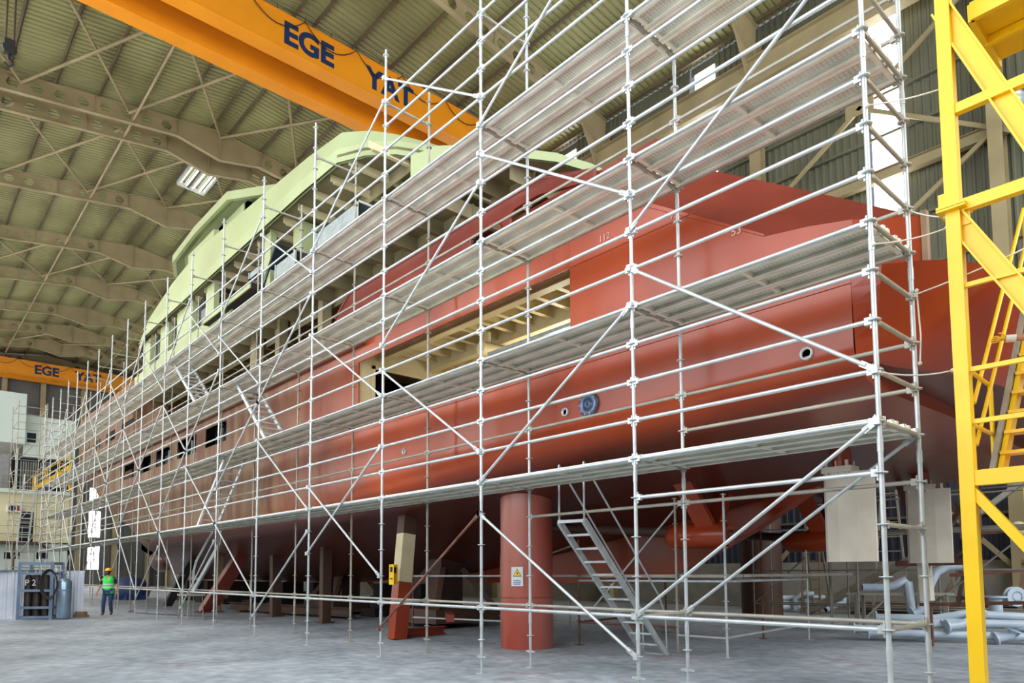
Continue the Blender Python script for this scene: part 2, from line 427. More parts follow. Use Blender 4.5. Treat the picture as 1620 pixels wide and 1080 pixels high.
# right wall: corrugated sheet, girts, runway girder, bracing
wr = MB()
STR = [-7.26, -15.4, -24.6, -33.6, -46, -55, -64, -73, -82, -91]
strips = [(x-.55, x+.55) for x in STR]
xs = [XE] + [v for a in sorted(strips) for v in a] + [XA]
for a, b in zip(xs[::2], xs[1::2]):
    ribs(wr, a, b-.3, lambda x, t, l: (x, YR - l, 7.6 + (zroof(YR)+.2-7.6)*t), .3, .05, 0, 1)
for a, b in strips:
    wr.box((a-.2, YR-.02, 26.3), (b+.2, YR+.03, 26.7))
struct('wall_right', wr, 'wall')
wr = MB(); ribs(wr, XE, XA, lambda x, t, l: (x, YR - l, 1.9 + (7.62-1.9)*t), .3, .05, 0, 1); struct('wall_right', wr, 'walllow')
struct('baseboard_right', MB().box((XE, YR-.25, 0), (XA, YR+.1, 1.95)), 'concrete')
for i, (a, b) in enumerate(strips):
    struct('window_%d' % (i+1), MB().box((a, YR-.03, 7.6), (b, YR+.02, 26.3)), 'glow')
for z in (3.6, 5.4, 7.4, 9.4, 11.4, 13.2, 15.2, 18.9, 20.6, 24.9):
    struct('wall_girt', MB().bar((XE, YR-.13, z), (XA, YR-.13, z), .16, .1), 'wall')
rg = MB(); rg.ibeam((XE, YR-1.15, 23.75), (XA, YR-1.15, 23.75), .5, 1.3, .04); rg.bar((XE, YR-1.15, 24.45), (XA, YR-1.15, 24.45), .08, .1)
struct('crane_runway', rg, 'beam')
struct('crane_runway', MB().ibeam((XE, YL+1.15, 23.75), (XA, YL+1.15, 23.75), .5, 1.3, .04), 'beam')
struct('wall_strut', MB().ibeam((-30.5, YR-.5, 17.1), (XA, YR-.5, 17.1), .3, .45, .02), 'beam')
struct('wall_strut', MB().ibeam((-30.5, YR-.5, 11.0), (XA, YR-.5, 11.0), .3, .45, .02), 'beam')
for x0, x1 in ((-12.5, -3.5), (-3.5, 5.5)):
    for z0, z1 in ((1.5, 11.0), (11.0, 17.1), (17.1, 23.2)):
        for za, zb in ((z0, z1), (z1, z0)):
            struct('wall_brace', MB().bar((x0, YR-.65, za), (x1, YR-.65, zb), .1, .16), 'beam')
        struct('wall_gusset', MB().cbox(((x0+x1)/2, YR-.68, (z0+z1)/2), (1.1, .03, .5)), 'beam')
# end wall
we = MB()
DG = [(12.1, 13.4)]
ys = [YL, DG[0][0], DG[0][1], YR]
for a, b in zip(ys[::2], ys[1::2]):
    y = a
    while y < b-.01:
        w = min(.3, b-y); z1 = zroof(y+w/2)+.2
        we.box((XE-.05, y, 0), (XE, y+w*.6, z1)); we.box((XE-.05, y+w*.6, 0), (XE+.05, y+w, z1)); y += w
we.box((XE-.05, 12.1, 12.6), (XE, 13.4, 28)); we.box((XE-.05, 12.1, 0), (XE, 13.4, 2.2)); we.box((XE-.05, 12.1, 5.3), (XE+.02, 13.4, 6.3)); we.box((XE-.05, 12.1, 9.6), (XE+.02, 13.4, 10.0))
struct('wall_end', we, 'wallend')
struct('window_11', MB().box((XE-.04, 12.1, 2.2), (XE-.01, 13.4, 12.6)), 'glow')
for y in (-5.2, -1.2, 2.7, 6.6, 10.9, 15.0, 19.0):
    struct('wall_column', MB().ibeam((XE+.35, y, 0), (XE+.35, y, zroof(y)-.2), .5, .5, .03, (1, 0, 0)), 'beam')
for z in (8, 11.5, 15, 18.5, 22, 25):
    struct('wall_girt', MB().bar((XE+.12, YL, z), (XE+.12, YR, z), .16, .1), 'wall')
# left wall, out of view: sheet with added glowing strips and one side opening
wl = MB()
LS = [(-94, -92), (-84, -82), (-75, -73), (-66, -64), (-57, -55), (-48, -46), (-39, -37), (-30, -28), (-21, -19)]
wall_holes(wl, XE, XA, 0, zroof(YL)+.2, [(a, b, 3, 24) for a, b in LS] + [(-14, 3, 3.5, 18)], YL-.1, YL)
struct('wall_left', wl, 'wall')
for i, (a, b) in enumerate(LS):
    struct('window_%d' % (i+12), MB().box((a, YL-.08, 3), (b, YL-.03, 24)), 'glow')  # glowing strips added out of view to even out the light
# roof hatches with daylight
def hatch(n, x0, x1, y0, y1):
    f = MB(); g = MB()
    for y in (y0, y1): f.bar((x0, y, zroof(y)+.05), (x1, y, zroof(y)+.05), .12, .3)
    for x in (x0, x1): f.bar((x, y0, zroof(y0)+.05), (x, y1, zroof(y1)+.05), .12, .3)
    for k in range(1, 4):
        y = y0+(y1-y0)*k/4; f.bar((x0, y, zroof(y)), (x1, y, zroof(y)), .08, .08)
    for k in range(4):
        a = y0+(y1-y0)*(k+.12)/4; b = y0+(y1-y0)*(k+.6)/4
        g.add([(x0, a, zroof(a)+.02), (x1, a, zroof(a)+.02), (x1, b, zroof(b)+.12), (x0, b, zroof(b)+.12), (x0, a, zroof(a)+.05), (x1, a, zroof(a)+.05), (x1, b, zroof(b)+.15), (x0, b, zroof(b)+.15)],
              [(0,1,2,3), (4,7,6,5), (0,4,5,1), (1,5,6,2), (2,6,7,3), (3,7,4,0)])
    w = struct('window_%d' % n, f, 'white'); p = obj('roof_light_pane', g, 'glow2', w)
hatch(31, -47.3, -42.4, 6.8, 8.5)
hatch(32, -81.5, -79.5, 6.6, 8.8)
hatch(33, -87, -85.5, 6.4, 7.8)

# overhead cranes
def crane(x, label, group=None):
    t = thing('overhead_crane', label, 'crane', (x, YRG, 24.5), group)
    for k, xx in enumerate((x, x-2.25)):
        g = MB(); g.box((xx-.8, YL+.6, 24.75), (xx, YR-.6, 24.79)); g.box((xx-.76, YL+.6, 24.79), (xx-.04, YR-.6, 26.42)); g.box((xx-.8, YL+.6, 26.42), (xx, YR-.6, 26.46))
        gd = obj('girder', g, 'crane', t)
        if k == 0:
            face = xx-.035
            text_part('lettering', 'EGE', 1.42, basis((face, 5.0, 25.1), (0,1,0), (0,0,1)), 'navy', gd, .012, .05)
            text_part('lettering', 'YAT', 1.42, basis((face, 9.2, 25.1), (0,1,0), (0,0,1)), 'navy', gd, .012, .05)
    for y in (YL+1.15, YR-1.15):
        e = MB(); e.box((x-3.6, y-.25, 24.52), (x+.7, y+.25, 25.1)); obj('end_carriage', e, 'crane', t)
    c = MB(); y = YL+1.5; pts = []
    while y < YR-1.5:
        for k in range(8):
            u = k/8; pts.append((x+.05, y+2.6*u, 26.48-.75*4*u*(1-u)))
        y += 2.6
    c.path(pts, .022, 5); obj('festoon_cable', c, 'cable', t)
    tr_ = MB(); tr_.box((x-2.6, -5.5, 26.46), (x+.2, -3.7, 26.6)); tr_.box((x-1.6, -5.1, 25.2), (x-.85, -4.1, 26.5)); obj('hoist_trolley', tr_, 'crane', t)
    hk = MB(); hx, hy = x-1.1, -4.6
    for o in (-.12, .12) if x > -50 else (): hk.tube((hx, hy+o, 25.3), (hx, hy+o, 20.6), .035, 6)
    if x > -50: obj('hoist_rope', hk, 'steelbrown', t)
    hk = MB(); hk.lathe((hx, hy, 20.35), [(.2, -.07), (.24, 0), (.2, .07)], 14, 'X'); hk.box((hx-.12, hy-.16, 20.15), (hx+.12, hy+.16, 20.65)); hk.path([(hx, hy, 20.15), (hx, hy, 19.95), (hx, hy+.13, 19.82), (hx, hy+.03, 19.68), (hx, hy-.13, 19.78)], .045, 8)
    if x > -50: obj('hook_block', hk, 'cable', t)
    r = MB(); r.tube((x+.05, YL+1, 26.62), (x+.05, YR-1, 26.62), .012, 5)
    yy = YL+1.5
    while yy < YR-1: r.tube((x-.05, yy, 26.45), (x+.05, yy, 26.68), .015, 5); yy += 1.3
    obj('cable_wire', r, 'cable', t)
crane(-25.9, 'orange overhead crane lettered EGE YAT passing right above the ship')
crane(-94.5, 'distant orange overhead crane lettered EGE YAT in front of the end wall')
# street style lamp on the right wall
t = thing('wall_lamp', 'cobra head lamp on the right wall above the yellow tower', 'lamp', (-2.65, YR-.9, 16.9))
obj('arm', MB().tube((-2.65, YR-.6, 16.7), (-2.65, YR-1.5, 17.1), .05, 8), 'galvd', t)
obj('lamp_head', MB().ball((-2.65, YR-1.8, 17.2), .42, 14, 8, (.7, 1.2, .45)), 'galv', t)
obj('lens', MB().ball((-2.65, YR-1.85, 17.05), .33, 14, 8, (.75, 1.1, .5)), 'lampglass', t)
# ------------------------------------------------------------------ the ship
YC, HB, YS = 7.0, 5.55, 1.45
def interp(x, xs, ys):
    if x <= xs[0]: return ys[0]
    for i in range(1, len(xs)):
        if x <= xs[i]:
            u = (x-xs[i-1])/(xs[i]-xs[i-1]); return ys[i-1]+(ys[i]-ys[i-1])*u
    return ys[-1]
ZT = [1.2, 3.2, 4.3, 5.75, 6.8, 7.9, 9.6, 10.9]
STEM = [-48, -50, -51.5, -57, -58, -60, -64, -66.5]
STRT = [-20, -26, -29, -36, -39, -40, -43, -44]
def half(x, z):
    xs, x0 = interp(z, ZT, STEM), interp(z, ZT, STRT)
    if x >= x0: return HB
    u = min(1, (x0-x)/(x0-xs)); return HB*(1-u**1.9)
ship = thing('motor_yacht', 'large steel motor yacht in red primer and pale green filler standing inside the scaffold', 'ship', (-30, YC, 0))
def zkeel(x): return interp(x, [-60, -50, -46, -40, -22, -15, -10, -6, -3, -.5], [4.5, 2.6, 1.6, 1.25, 1.2, 1.5, 2.2, 2.9, 3.4, 4.04])
def zbil(x): return interp(x, [-60, -46, -30, -20, -12, -6, -.5], [4.4, 3.6, 3.3, 3.3, 3.45, 3.72, 3.86])
def section(x, top=5.06):
    """half section of the near side from keel to top, list of (b, z)"""
    zk, zb = zkeel(x), zbil(x)
    pts = []
    zl = zk + (zb-zk)*.72
    for k in range(7):
        u = k/6; b = .12 + u*.86; z = zk + (zl-zk)*u**1.1; pts.append((b*1.0, z))
    for k in range(1, 7):           # turn of the bilge
        a = math.pi/2*k/6; pts.append((.86+.12 + .0 + .02*math.sin(a) if False else .98-.12+.14*math.sin(a), zl+(zb+.45-zl)*(1-math.cos(a))))
    pts.append((1.0, (zb+.45+top)/2)); pts.append((1.0, top))
    pts[6] = (.86, zl)
    for k in range(7): pts[k] = (.86*(k/6), pts[k][1])
    out = []
    for f, z in pts: out.append((half(x, z)*f if x < -20 else HB*f, z))
    return out
hb = MB()
XS = [-.78, -1.5, -3, -5, -7, -9, -11, -13, -15, -18, -21, -24, -27, -30, -33, -36, -38, -40, -42, -44, -46, -48, -49.5, -51, -52.5, -54]
for s in (-1, 1):
    rings = [[(x, YC + s*b, z) for b, z in section(x)] for x in XS]
    if s > 0: rings = [list(reversed(r)) for r in rings]
    hb.loft(rings, False, True)
# bow plating above, both sides
for s in (-1, 1):
    zs = [5.05, 5.75, 6.4, 7.1, 7.5]; rings = []
    for i in range(21):
        u = i/20
        rings.append([(-36.0 + (interp(z, ZT, STEM)+36.0)*u, YC + s*half(-36.0 + (interp(z, ZT, STEM)+36.0)*u, z), z) for z in zs])
    if s > 0: rings = [list(reversed(r)) for r in rings]
    hb.loft(rings, False, True)
# bulb at the stem foot
hb.ball((-48.2, YC, 2.5), 1.0, 14, 10, (2.2, .75, .8))
# flat side with the window row and the big opening, near side thick plate, far side plain
WIN = [(-23.7, -21.6), (-27.0, -24.7), (-29.9, -27.9), (-32.4, -30.5), (-35.3, -33.3)]
OPN = (-12.6, -5.42, 5.12, 6.8)
wall_holes(hb, -36.0, -5.42, 5.05, 7.52, [OPN] + [(a, b, 6.15, 6.85) for a, b in WIN], YS, YS+.03)
hb.box((-36, YC+HB-.03, 5.05), (-6.5, YC+HB, 7.52))
# stern: transom and its bottom
TOP = [(-.78, 1.45), (-.45, 1.52), (-.1, 1.76), (.15, 2.0), (.33, 2.4), (.46, 2.9), (.58, 3.5), (.72, 4.6), (.8, 5.8), (.82, 7.0)]
BOT = [(-.76, 1.46), (-.6, 1.62), (-.5, 2.1), (-.32, 2.5), (-.16, 2.9), (0, 3.4), (.1, 4.0), (.22, 5.0), (.3, 6.0), (.32, 7.0)]
def mirror(pts): return pts + [(x, 2*YC-y) for x, y in reversed(pts[:-1])]
T2, B2 = mirror(TOP), mirror(BOT)
capr = [(-.78, YC-b, z) for b, z in reversed(section(-.78))] + [(-.78, YC+b, z) for b, z in section(-.78)]
hb.add(capr, [tuple(range(len(capr)))])
hull = obj('hull', hb, 'hull', ship)
tb = MB()
n = len(T2); rings = []
for k in range(6):
    u = k/5
    rings.append([(b[0]+(t[0]-b[0])*(u**.9), b[1]+(t[1]-b[1])*u, 4.16+(5.2-4.16)*u) for t, b in zip(T2, B2)])
# rounded lower lip
rings.insert(0, [(b[0]-.05, b[1]+(.05 if b[1] < YC else -.05), 4.1) for b in B2])
tb.loft([q[1:-1] for q in rings], False, True)
ch = MB(); ch.loft([q[:2] for q in rings], False, False); obj('quarter_chamfer', ch, 'red', ship)
sec = [(-.62, YC-b, z) for b, z in reversed(section(-.62, 4.2))] + [(-.62, YC+b, z) for b, z in section(-.62, 4.2)]
low = [(b[0]-.05, b[1]+(.05 if b[1] < YC else -.05), 4.1) for b in B2]
bt = MB(); bt.add(low, [tuple(range(len(low)))]); obj('stern_bottom', bt, 'bottom', ship)
tb.add([(t[0], t[1], 5.2) for t in T2], [tuple(range(n))])
obj('transom', tb, 'red', ship)
# quarter bulwark: wall, sloping wing above the knuckle and aft panel
def sidepoly(mb, pts, th=.03):
    mb.prism(pts, (0, th, 0))
qb = MB(); qb.box((-5.42, YS, 5.05), (-.78, YS+.03, 5.2))
sidepoly(qb, [(-5.42, YS+.005, 7.5), (-5.42, YS+.005, 5.2), (-1.87, YS+.005, 5.2), (-1.87, YS+.005, 6.08), (-3.77, YS+.005, 7.3), (-4.25, YS+.005, 7.6), (-5.42, YS+.005, 7.6)])
obj('quarter_plating', qb, 'hull', ship)
wg = MB()
A, B_, C_, D_, E_ = (-3.79, YS, 7.23), (-1.87, YS, 6.04), (-.14, 1.92, 5.8), (-4.93, 1.62, 8.36), (-5.2, YS+.02, 8.0)
F_ = (-.3, 1.97, 5.9)
wg.prism([(-4.95, YS, 7.5), (-4.3, YS, 7.5), A, B_, C_, F_, (-1.39, 1.98, 6.65), (-2.94, 1.99, 7.65), (-4.2, 1.85, 8.1), (-4.95, 1.6, 8.4)], (0, .04, .01))
obj('sloping_wing', wg, 'redmatt', ship)
pn = MB()
pts = [(-1.87, 1.45), (-1.3, 1.5), (-.8, 1.62), (-.45, 1.76), (-.12, 1.93)]
rr = []
for i, (x, y) in enumerate(pts):
    zt = 6.04 + (5.8-6.04)*i/4
    rr.append([(x, y, 5.12), (x, y, zt), (x-.02, y+.05, zt), (x-.02, y+.05, 5.12)])
pn.loft(rr, True, False)
obj('stern_panel', pn, 'red', ship)
obj('panel_edge', MB().box((-.13, 1.9, 5.15), (-.07, 2.0, 5.86)), 'timber', ship)
# inner stern deckhouse bulkhead, decks
dk = MB()
dk.box((-36, YS+.04, 5.0), (-.9, YC+HB-.04, 5.06)); obj('main_deck', dk, 'cream', ship)
dk = MB(); dk.box((-36, YS+.04, 7.42), (-5.4, YC+HB-.04, 7.5)); obj('upper_deck', dk, 'cream', ship)
# interior seen through the side opening
rm_ = MB(); rm_.box((-13.4, 6.8, 5.06), (-5.0, 6.9, 7.42)); rm_.box((-5.1, YS+.05, 5.06), (-5.0, 6.8, 7.42))
obj('bulkhead', rm_, 'cream', ship)
lb = MB(); lb.box((-12.75, YS+.04, 5.06), (-12.65, 1.9, 7.42)); lb.box((-12.75, 1.9, 6.75), (-12.65, 6.8, 7.42)); lb.box((-12.75, 3.6, 5.06), (-12.65, 6.8, 6.75))
lb.box((-12.64, 1.85, 5.06), (-12.6, 1.93, 6.8)); lb.box((-12.64, 1.85, 6.72), (-12.6, 3.7, 6.8))
obj('bulkhead', lb, 'cream', ship)
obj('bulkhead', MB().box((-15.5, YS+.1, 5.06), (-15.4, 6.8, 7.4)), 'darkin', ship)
for k in range(12):
    x = -12.3 + k*.62
    obj('ceiling_beam', MB().box((x-.01, YS+.05, 7.16), (x+.01, 6.8, 7.42)).box((x-.06, YS+.05, 7.14), (x+.06, 6.8, 7.16)), 'cream', ship)
for y in (2.1, 3.6, 5.1):
    obj('ceiling_girder', MB().box((-12.6, y-.015, 6.98), (-5.1, y+.015, 7.42)).box((-12.6, y-.1, 6.95), (-5.1, y+.1, 6.98)), 'cream', ship)
pp = MB(); pp.path([(-12.0, 3.2, 5.1), (-12.0, 3.2, 6.1), (-11.9, 3.2, 6.3), (-11.6, 3.2, 6.42), (-10.0, 3.2, 6.5), (-9.8, 3.2, 6.6), (-9.72, 3.2, 6.8), (-9.72, 3.2, 7.2)], .09, 10)
obj('vent_pipe', pp, 'cream', ship)
pp = MB(); pp.tube((-11.6, 4.2, 6.8), (-5.2, 4.2, 6.8), .12, 10); obj('vent_pipe', pp, 'cream', ship)
pp = MB(); pp.tube((-9.6, 2.9, 6.75), (-9.6, 6.0, 6.75), .16, 10); obj('vent_pipe', pp, 'cream', ship)
obj('cable_tray', MB().box((-9.0, 2.6, 6.35), (-5.6, 2.9, 6.42)), 'duct', ship)
# windows of the side row: dark recess boxes and white frames
for a, b in WIN:
    m = MB(); m.box((a, YS+.35, 6.1), (b, YS+.38, 6.9)); w = obj('window', m, 'glass', ship)
    f = MB(); c = a+(b-a)*.33
    f.box((c-.03, YS+.3, 6.15), (c+.03, YS+.36, 6.85)); obj('window_post', f, 'white', w)
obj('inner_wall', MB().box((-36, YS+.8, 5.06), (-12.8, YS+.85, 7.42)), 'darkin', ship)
# rub rail along the sheer
rl = MB(); pts = [(-12.2 - 1.0*k, YS-.02, 7.36) for k in range(24)]
pts += [(x, YC-half(x, 7.3)-.02, 7.36) for x in (-37.5, -39, -41, -43, -45, -47, -49, -51, -53)]
rl.path(pts, .19, 12); obj('rub_rail', rl, 'tube_red', ship)
rl = MB(); rl.path([(-12.2+.9*k, YS+.03, 7.45) for k in range(9)], .14, 12); obj('rub_rail', rl, 'hull', ship)
# aft bulwark with the two fairlead slots
def slot(mb, x0, x1, z0, z1, holes, y0, y1, r=.16, n=5):
    """plate with rounded holes"""
    xs = sorted([x0, x1] + [v for h in holes for v in (h[0], h[1])])
    for a, b in zip(xs, xs[1:]):
        h = [h for h in holes if h[0] <= a and h[1] >= b]
        if not h: mb.box((a, y0, z0), (b, y1, z1)); continue
        h = h[0]; steps = [0, .15, .4, .75, 1]
        cols = [a] + [a+r*t for t in steps[1:]] + [b-r*(1-t) for t in steps[:-1]] + [b]
        for c0, c1 in zip(cols, cols[1:]):
            def ins(c):
                d = min(c-a, b-c, r); return r-math.sqrt(max(0, r*r-(r-d)**2))
            i = min(ins(c0), ins(c1)); i = (ins(c0)+ins(c1))/2
            mb.box((c0, y0, z0), (c1, y1, h[2]+i)); mb.box((c0, y0, h[3]-i), (c1, y1, z1))
bw = MB()
slot(bw, -12.3, -7.0, 7.5, 8.75, [(-8.2, -7.25, 7.98, 8.4)], YS+.04, YS+.09)
bw.box((-7.0, YS+.04, 7.5), (-4.95, YS+.09, 7.92))
bw.prism([(-7.0, YS+.04, 8.46), (-7.0, YS+.04, 8.75), (-6.2, YS+.04, 8.75), (-4.95, YS+.08, 8.42), (-4.95, YS+.08, 8.2), (-6.2, YS+.04, 8.46)], (0, .08, 0))
for za, zb in ((7.92, .14), (8.46, -.14)):
    bw.prism([(-7.0, YS+.04, za), (-6.84, YS+.04, za), (-6.92, YS+.04, za+zb*.25), (-6.97, YS+.04, za+zb*.6), (-7.0, YS+.04, za+zb)], (0, .05, 0))
bw.box((-5.0, YS+.05, 7.5), (-4.9, YS+.14, 8.4))
bw.prism([(-12.3, YS+.04, 7.5), (-12.3, YS+.04, 8.75), (-13.2, YS+.04, 8.75), (-13.9, YS+.04, 8.3), (-14.3, YS+.04, 7.5)], (0, .05, 0))
bw.path([(-13.9, YS+.05, 8.3), (-13.2, YS+.05, 8.75), (-6.2, YS+.05, 8.77), (-5.0, YS+.2, 8.42)], .05, 6)
aft = obj('bulwark', bw, 'redmatt', ship)
ft = MB()
for x0, x1, z0, z1 in ((-8.2, -7.25, 7.98, 8.4),):
    ft.path([(x0, YS+.03, z0+.16), (x0, YS+.03, z1-.16), (x0+.05, YS+.03, z1-.04), (x0+.16, YS+.03, z1), (x1-.16, YS+.03, z1), (x1-.04, YS+.03, z1-.05), (x1, YS+.03, z1-.16), (x1, YS+.03, z0+.16), (x1-.05, YS+.03, z0+.04), (x1-.16, YS+.03, z0), (x0+.16, YS+.03, z0), (x0+.05, YS+.03, z0+.04), (x0, YS+.03, z0+.16)], .035, 6)
obj('fairlead_ring', ft, 'redmatt', aft)
rc = MB(); rc.box((-8.6, YS+.9, 7.5), (-4.6, YS+.95, 8.4)); obj('bulwark_lining', rc, 'bottom', ship)
# forward bulwark and raised forecastle
fb = MB()
fb.prism([(-29.2, YS+.02, 7.5), (-29.2, YS+.02, 8.7), (-34.3, YS+.02, 8.75), (-36.0, YS+.02, 8.75), (-36, YS+.02, 7.5)], (0, .05, 0))
obj('bulwark', fb, 'hull', ship)
fc = MB()
UPW = [(-39.5, -37.6), (-42.1, -40.8)]
def bowshell(z0, z1, xa, holes=()):
    for s in (-1, 1):
        zs = [z0 + (z1-z0)*k/4 for k in range(5)]; rings = []
        for i in range(25):
            u = (i/24)
            rings.append([(xa + (interp(z, ZT, STEM)-xa)*u, YC + s*(half(xa + (interp(z, ZT, STEM)-xa)*u, z)-.02), z) for z in zs])
        if s > 0: rings = [list(reversed(r)) for r in rings]
        fc.loft(rings, False, True)
bowshell(7.5, 8.55, -36.0); bowshell(9.05, 10.9, -34.3)
wall_holes(fc, -43.5, -34.3, 8.55, 9.06, [(a, b, 8.4, 9.06) for a, b in UPW] + [(-36.2, -34.3, 8.4, 9.06)], YS+.03, YS+.06)
fc.box((-34.3, YS+.03, 9.05), (-34.2, YC+HB, 10.9))
obj('forecastle', fc, 'hull', ship)
bs = MB()
for s in (-1, 1):
    rings = [[(x, YC+s*(half(x, z)-.06), z) for z in (8.5, 9.1)] for x in (-43.4, -46, -49, -52, -55, -57, -59, -60.2)]
    bs.loft(rings, False, True)
obj('forecastle_band', bs, 'hull', ship)
obj('foredeck', MB().box((-52, 3.2, 9.9), (-34, 10.8, 10.0)), 'redmatt', ship)
obj('inner_wall', MB().box((-46, YS+1.6, 7.5), (-34, YS+1.65, 10)), 'darkin', ship)
# side deck level: inner house wall, ceiling and beams
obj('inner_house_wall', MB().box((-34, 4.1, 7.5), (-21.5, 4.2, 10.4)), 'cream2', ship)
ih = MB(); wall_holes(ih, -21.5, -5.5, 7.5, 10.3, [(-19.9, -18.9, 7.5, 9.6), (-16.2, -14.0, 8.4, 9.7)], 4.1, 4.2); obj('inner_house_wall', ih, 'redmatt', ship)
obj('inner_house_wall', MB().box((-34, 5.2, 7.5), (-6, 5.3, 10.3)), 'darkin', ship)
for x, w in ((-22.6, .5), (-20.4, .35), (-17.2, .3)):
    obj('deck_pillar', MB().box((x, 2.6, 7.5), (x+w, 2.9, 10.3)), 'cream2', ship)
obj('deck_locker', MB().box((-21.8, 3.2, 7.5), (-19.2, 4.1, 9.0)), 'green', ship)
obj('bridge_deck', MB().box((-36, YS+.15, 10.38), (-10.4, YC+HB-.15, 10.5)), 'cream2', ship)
for k in range(22):
    x = -34 + k*1.14
    bm = MB(); bm.prism([(x, YS+.2, 10.38), (x, 5.2, 10.38), (x, 5.2, 10.0), (x, 2.3, 10.0), (x, 1.9, 10.12), (x, YS+.35, 10.22)], (.02, 0, 0)); bm.box((x-.06, 2.0, 9.97), (x+.08, 5.2, 10.0))
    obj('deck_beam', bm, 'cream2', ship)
obj('deck_girder', MB().box((-34, 3.0, 9.86), (-10, 3.03, 10.38)), 'cream2', ship)
# aft overhang of the bridge deck with a rounded end
AFT = [(-10.3, 1.42), (-9.6, 1.6), (-8.9, 2.3), (-8.35, 3.2), (-8.0, 3.8), (-7.75, 4.7), (-7.65, 5.8), (-7.6, 7.0)]
A2 = mirror(AFT)
ov = MB()
def fz(x): return interp(x, [-10.3, -9.6, -8.9, -8.35], [10.3, 10.45, 10.72, 10.84])
ov.loft([[(x, y, fz(x)+(11.05-fz(x))*u) for x, y in A2] for u in (0, .4, 1)], False, True)
ov.loft([[(x, y, 11.05) for x, y in A2], [(x-.08, y+(.06 if y < YC else -.06), 11.05) for x, y in A2], [(x-.08, y+(.06 if y < YC else -.06), fz(x)+.02) for x, y in A2]], False, False)
obj('deck_fascia', ov, 'green', ship)
of = MB(); of.prism([(x-.05, y+(.04 if y < YC else -.04), 10.92) for x, y in A2], (0, 0, .06)); obj('overhang_deck', of, 'cream2', ship)
for k in range(4):
    y = 2.2 + k*1.6
    obj('overhang_beam', MB().prism([(-10.3, y, 10.92), (-8.9 + .25*k, y, 10.92), (-9.0 + .25*k, y, 10.75), (-10.3, y, 10.2)], (0, .02, 0)), 'cream2', ship)
for x in (-9.6, -8.8):
    obj('overhang_beam', MB().box((x, 2.3 + (x+9.6), 10.5), (x+.02, 9, 10.92)), 'cream2', ship)
obj('funnel_casing', MB().box((-10.6, 4.6, 8.6), (-9.0, 6.4, 10.4)), 'cream', ship)
# pale green bridge deck house
gb = MB()
gb.prism([(-34.2, YS+.05, 10.52), (-22.0, YS+.05, 10.52), (-21.2, YS+.05, 10.9), (-22.0, YS+.05, 11.02), (-34.2, YS+.05, 11.02)], (0, .08, 0))
obj('deck_bulwark', gb, 'green', ship)
PIL = [(-33.6, -32.6), (-31.0, -29.8), (-28.6, -26.6), (-24.9, -24.1), (-19.4, -18.9)]
for a, b in PIL:
    obj('house_pillar', MB().box((a, YS+.3, 10.5), (b, YS+.5, 12.66)), 'green', ship)
for a, b in zip(PIL[:-2], PIL[1:-1]):
    w = obj('house_window', MB().box((a[1], YS+.48, 10.9), (b[0], YS+.5, 12.6)), 'glass', ship)
    obj('window_sill', MB().box((a[1], YS+.42, 10.9), (b[0], YS+.5, 11.0)), 'green', w)
obj('window_frame', MB().box((-25.3, YS+.4, 10.9), (-25.2, YS+.46, 12.6)).box((-25.0, YS+.4, 10.9), (-24.9, YS+.46, 12.6)), 'white', ship)
obj('house_wall', MB().box((-34, 4.6, 10.5), (-20, 4.7, 12.66)), 'cream2', ship)
obj('house_wall', MB().box((-17.6, 3.6, 10.5), (-11.5, 3.7, 12.66)), 'green', ship)
obj('house_wall', MB().box((-18.2, 2.2, 10.5), (-17.6, 3.7, 12.66)), 'green', ship)
sl = MB(); sl.box((-23.8, 1.3, 10.75), (-19.3, 3.2, 10.95)); obj('balcony_slab', sl, 'darkin', ship)
obj('balcony_edge', MB().box((-23.8, 1.26, 10.76), (-19.3, 1.3, 10.98)), 'green', ship)
obj('glazing', MB().prism([(-19.6, 1.7, 10.95), (-18.4, 1.7, 12.0), (-18.3, 1.7, 12.0), (-19.3, 1.7, 10.95)], (0, .6, 0)), 'glass', ship)
# sun deck: soffit with beams, fascia and sloping bulwark
SAFT = [(-14.0, 1.5), (-13.2, 1.9), (-12.6, 2.5), (-12.2, 3.3), (-11.9, 4.4), (-11.75, 5.6), (-11.7, 7.0)]
S2 = mirror(SAFT)
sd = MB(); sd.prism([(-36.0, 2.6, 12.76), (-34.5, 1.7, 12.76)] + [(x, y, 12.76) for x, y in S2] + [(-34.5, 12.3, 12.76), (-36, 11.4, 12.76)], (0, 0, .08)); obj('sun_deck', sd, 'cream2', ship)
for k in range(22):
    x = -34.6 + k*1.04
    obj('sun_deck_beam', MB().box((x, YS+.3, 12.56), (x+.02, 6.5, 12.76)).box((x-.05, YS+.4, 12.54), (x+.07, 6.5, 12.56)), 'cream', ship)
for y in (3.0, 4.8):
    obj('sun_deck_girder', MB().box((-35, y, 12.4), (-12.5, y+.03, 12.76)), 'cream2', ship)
FP = [(-37.4, 4.6), (-36.9, 3.2), (-36.0, 2.3), (-34.5, 1.75), (-32.5, YS+.02), (-29, YS), (-25, YS), (-20, YS), (-16, YS)] + SAFT
def topz(x): return interp(x, [-37.4, -36.8, -35, -33.5, -30, -26.2, -19.7, -14.3, -12.6, -11.7], [11.9, 12.6, 13.0, 13.3, 13.9, 14.42, 13.98, 13.6, 13.25, 13.05])
fa = MB()
F2 = FP + [(x, 2*YC-y) for x, y in reversed(FP[:-1])]
def lean(p, d):   # move inboard
    x, y = p; return (x, y + (d if y < YC else -d)*min(1, abs(YC-y)/2)) if x < -13 else (x-d*.8, y + (d if y < YC else -d)*.3)
def botz(x): return interp(x, [-37.4, -36, -34], [11.3, 12.2, 12.62])
r0 = [(x, y, botz(x)) for x, y in F2]
r1 = [(x, y, max(botz(x)+.1, min(13.0, topz(x)-.15))) for x, y in F2]
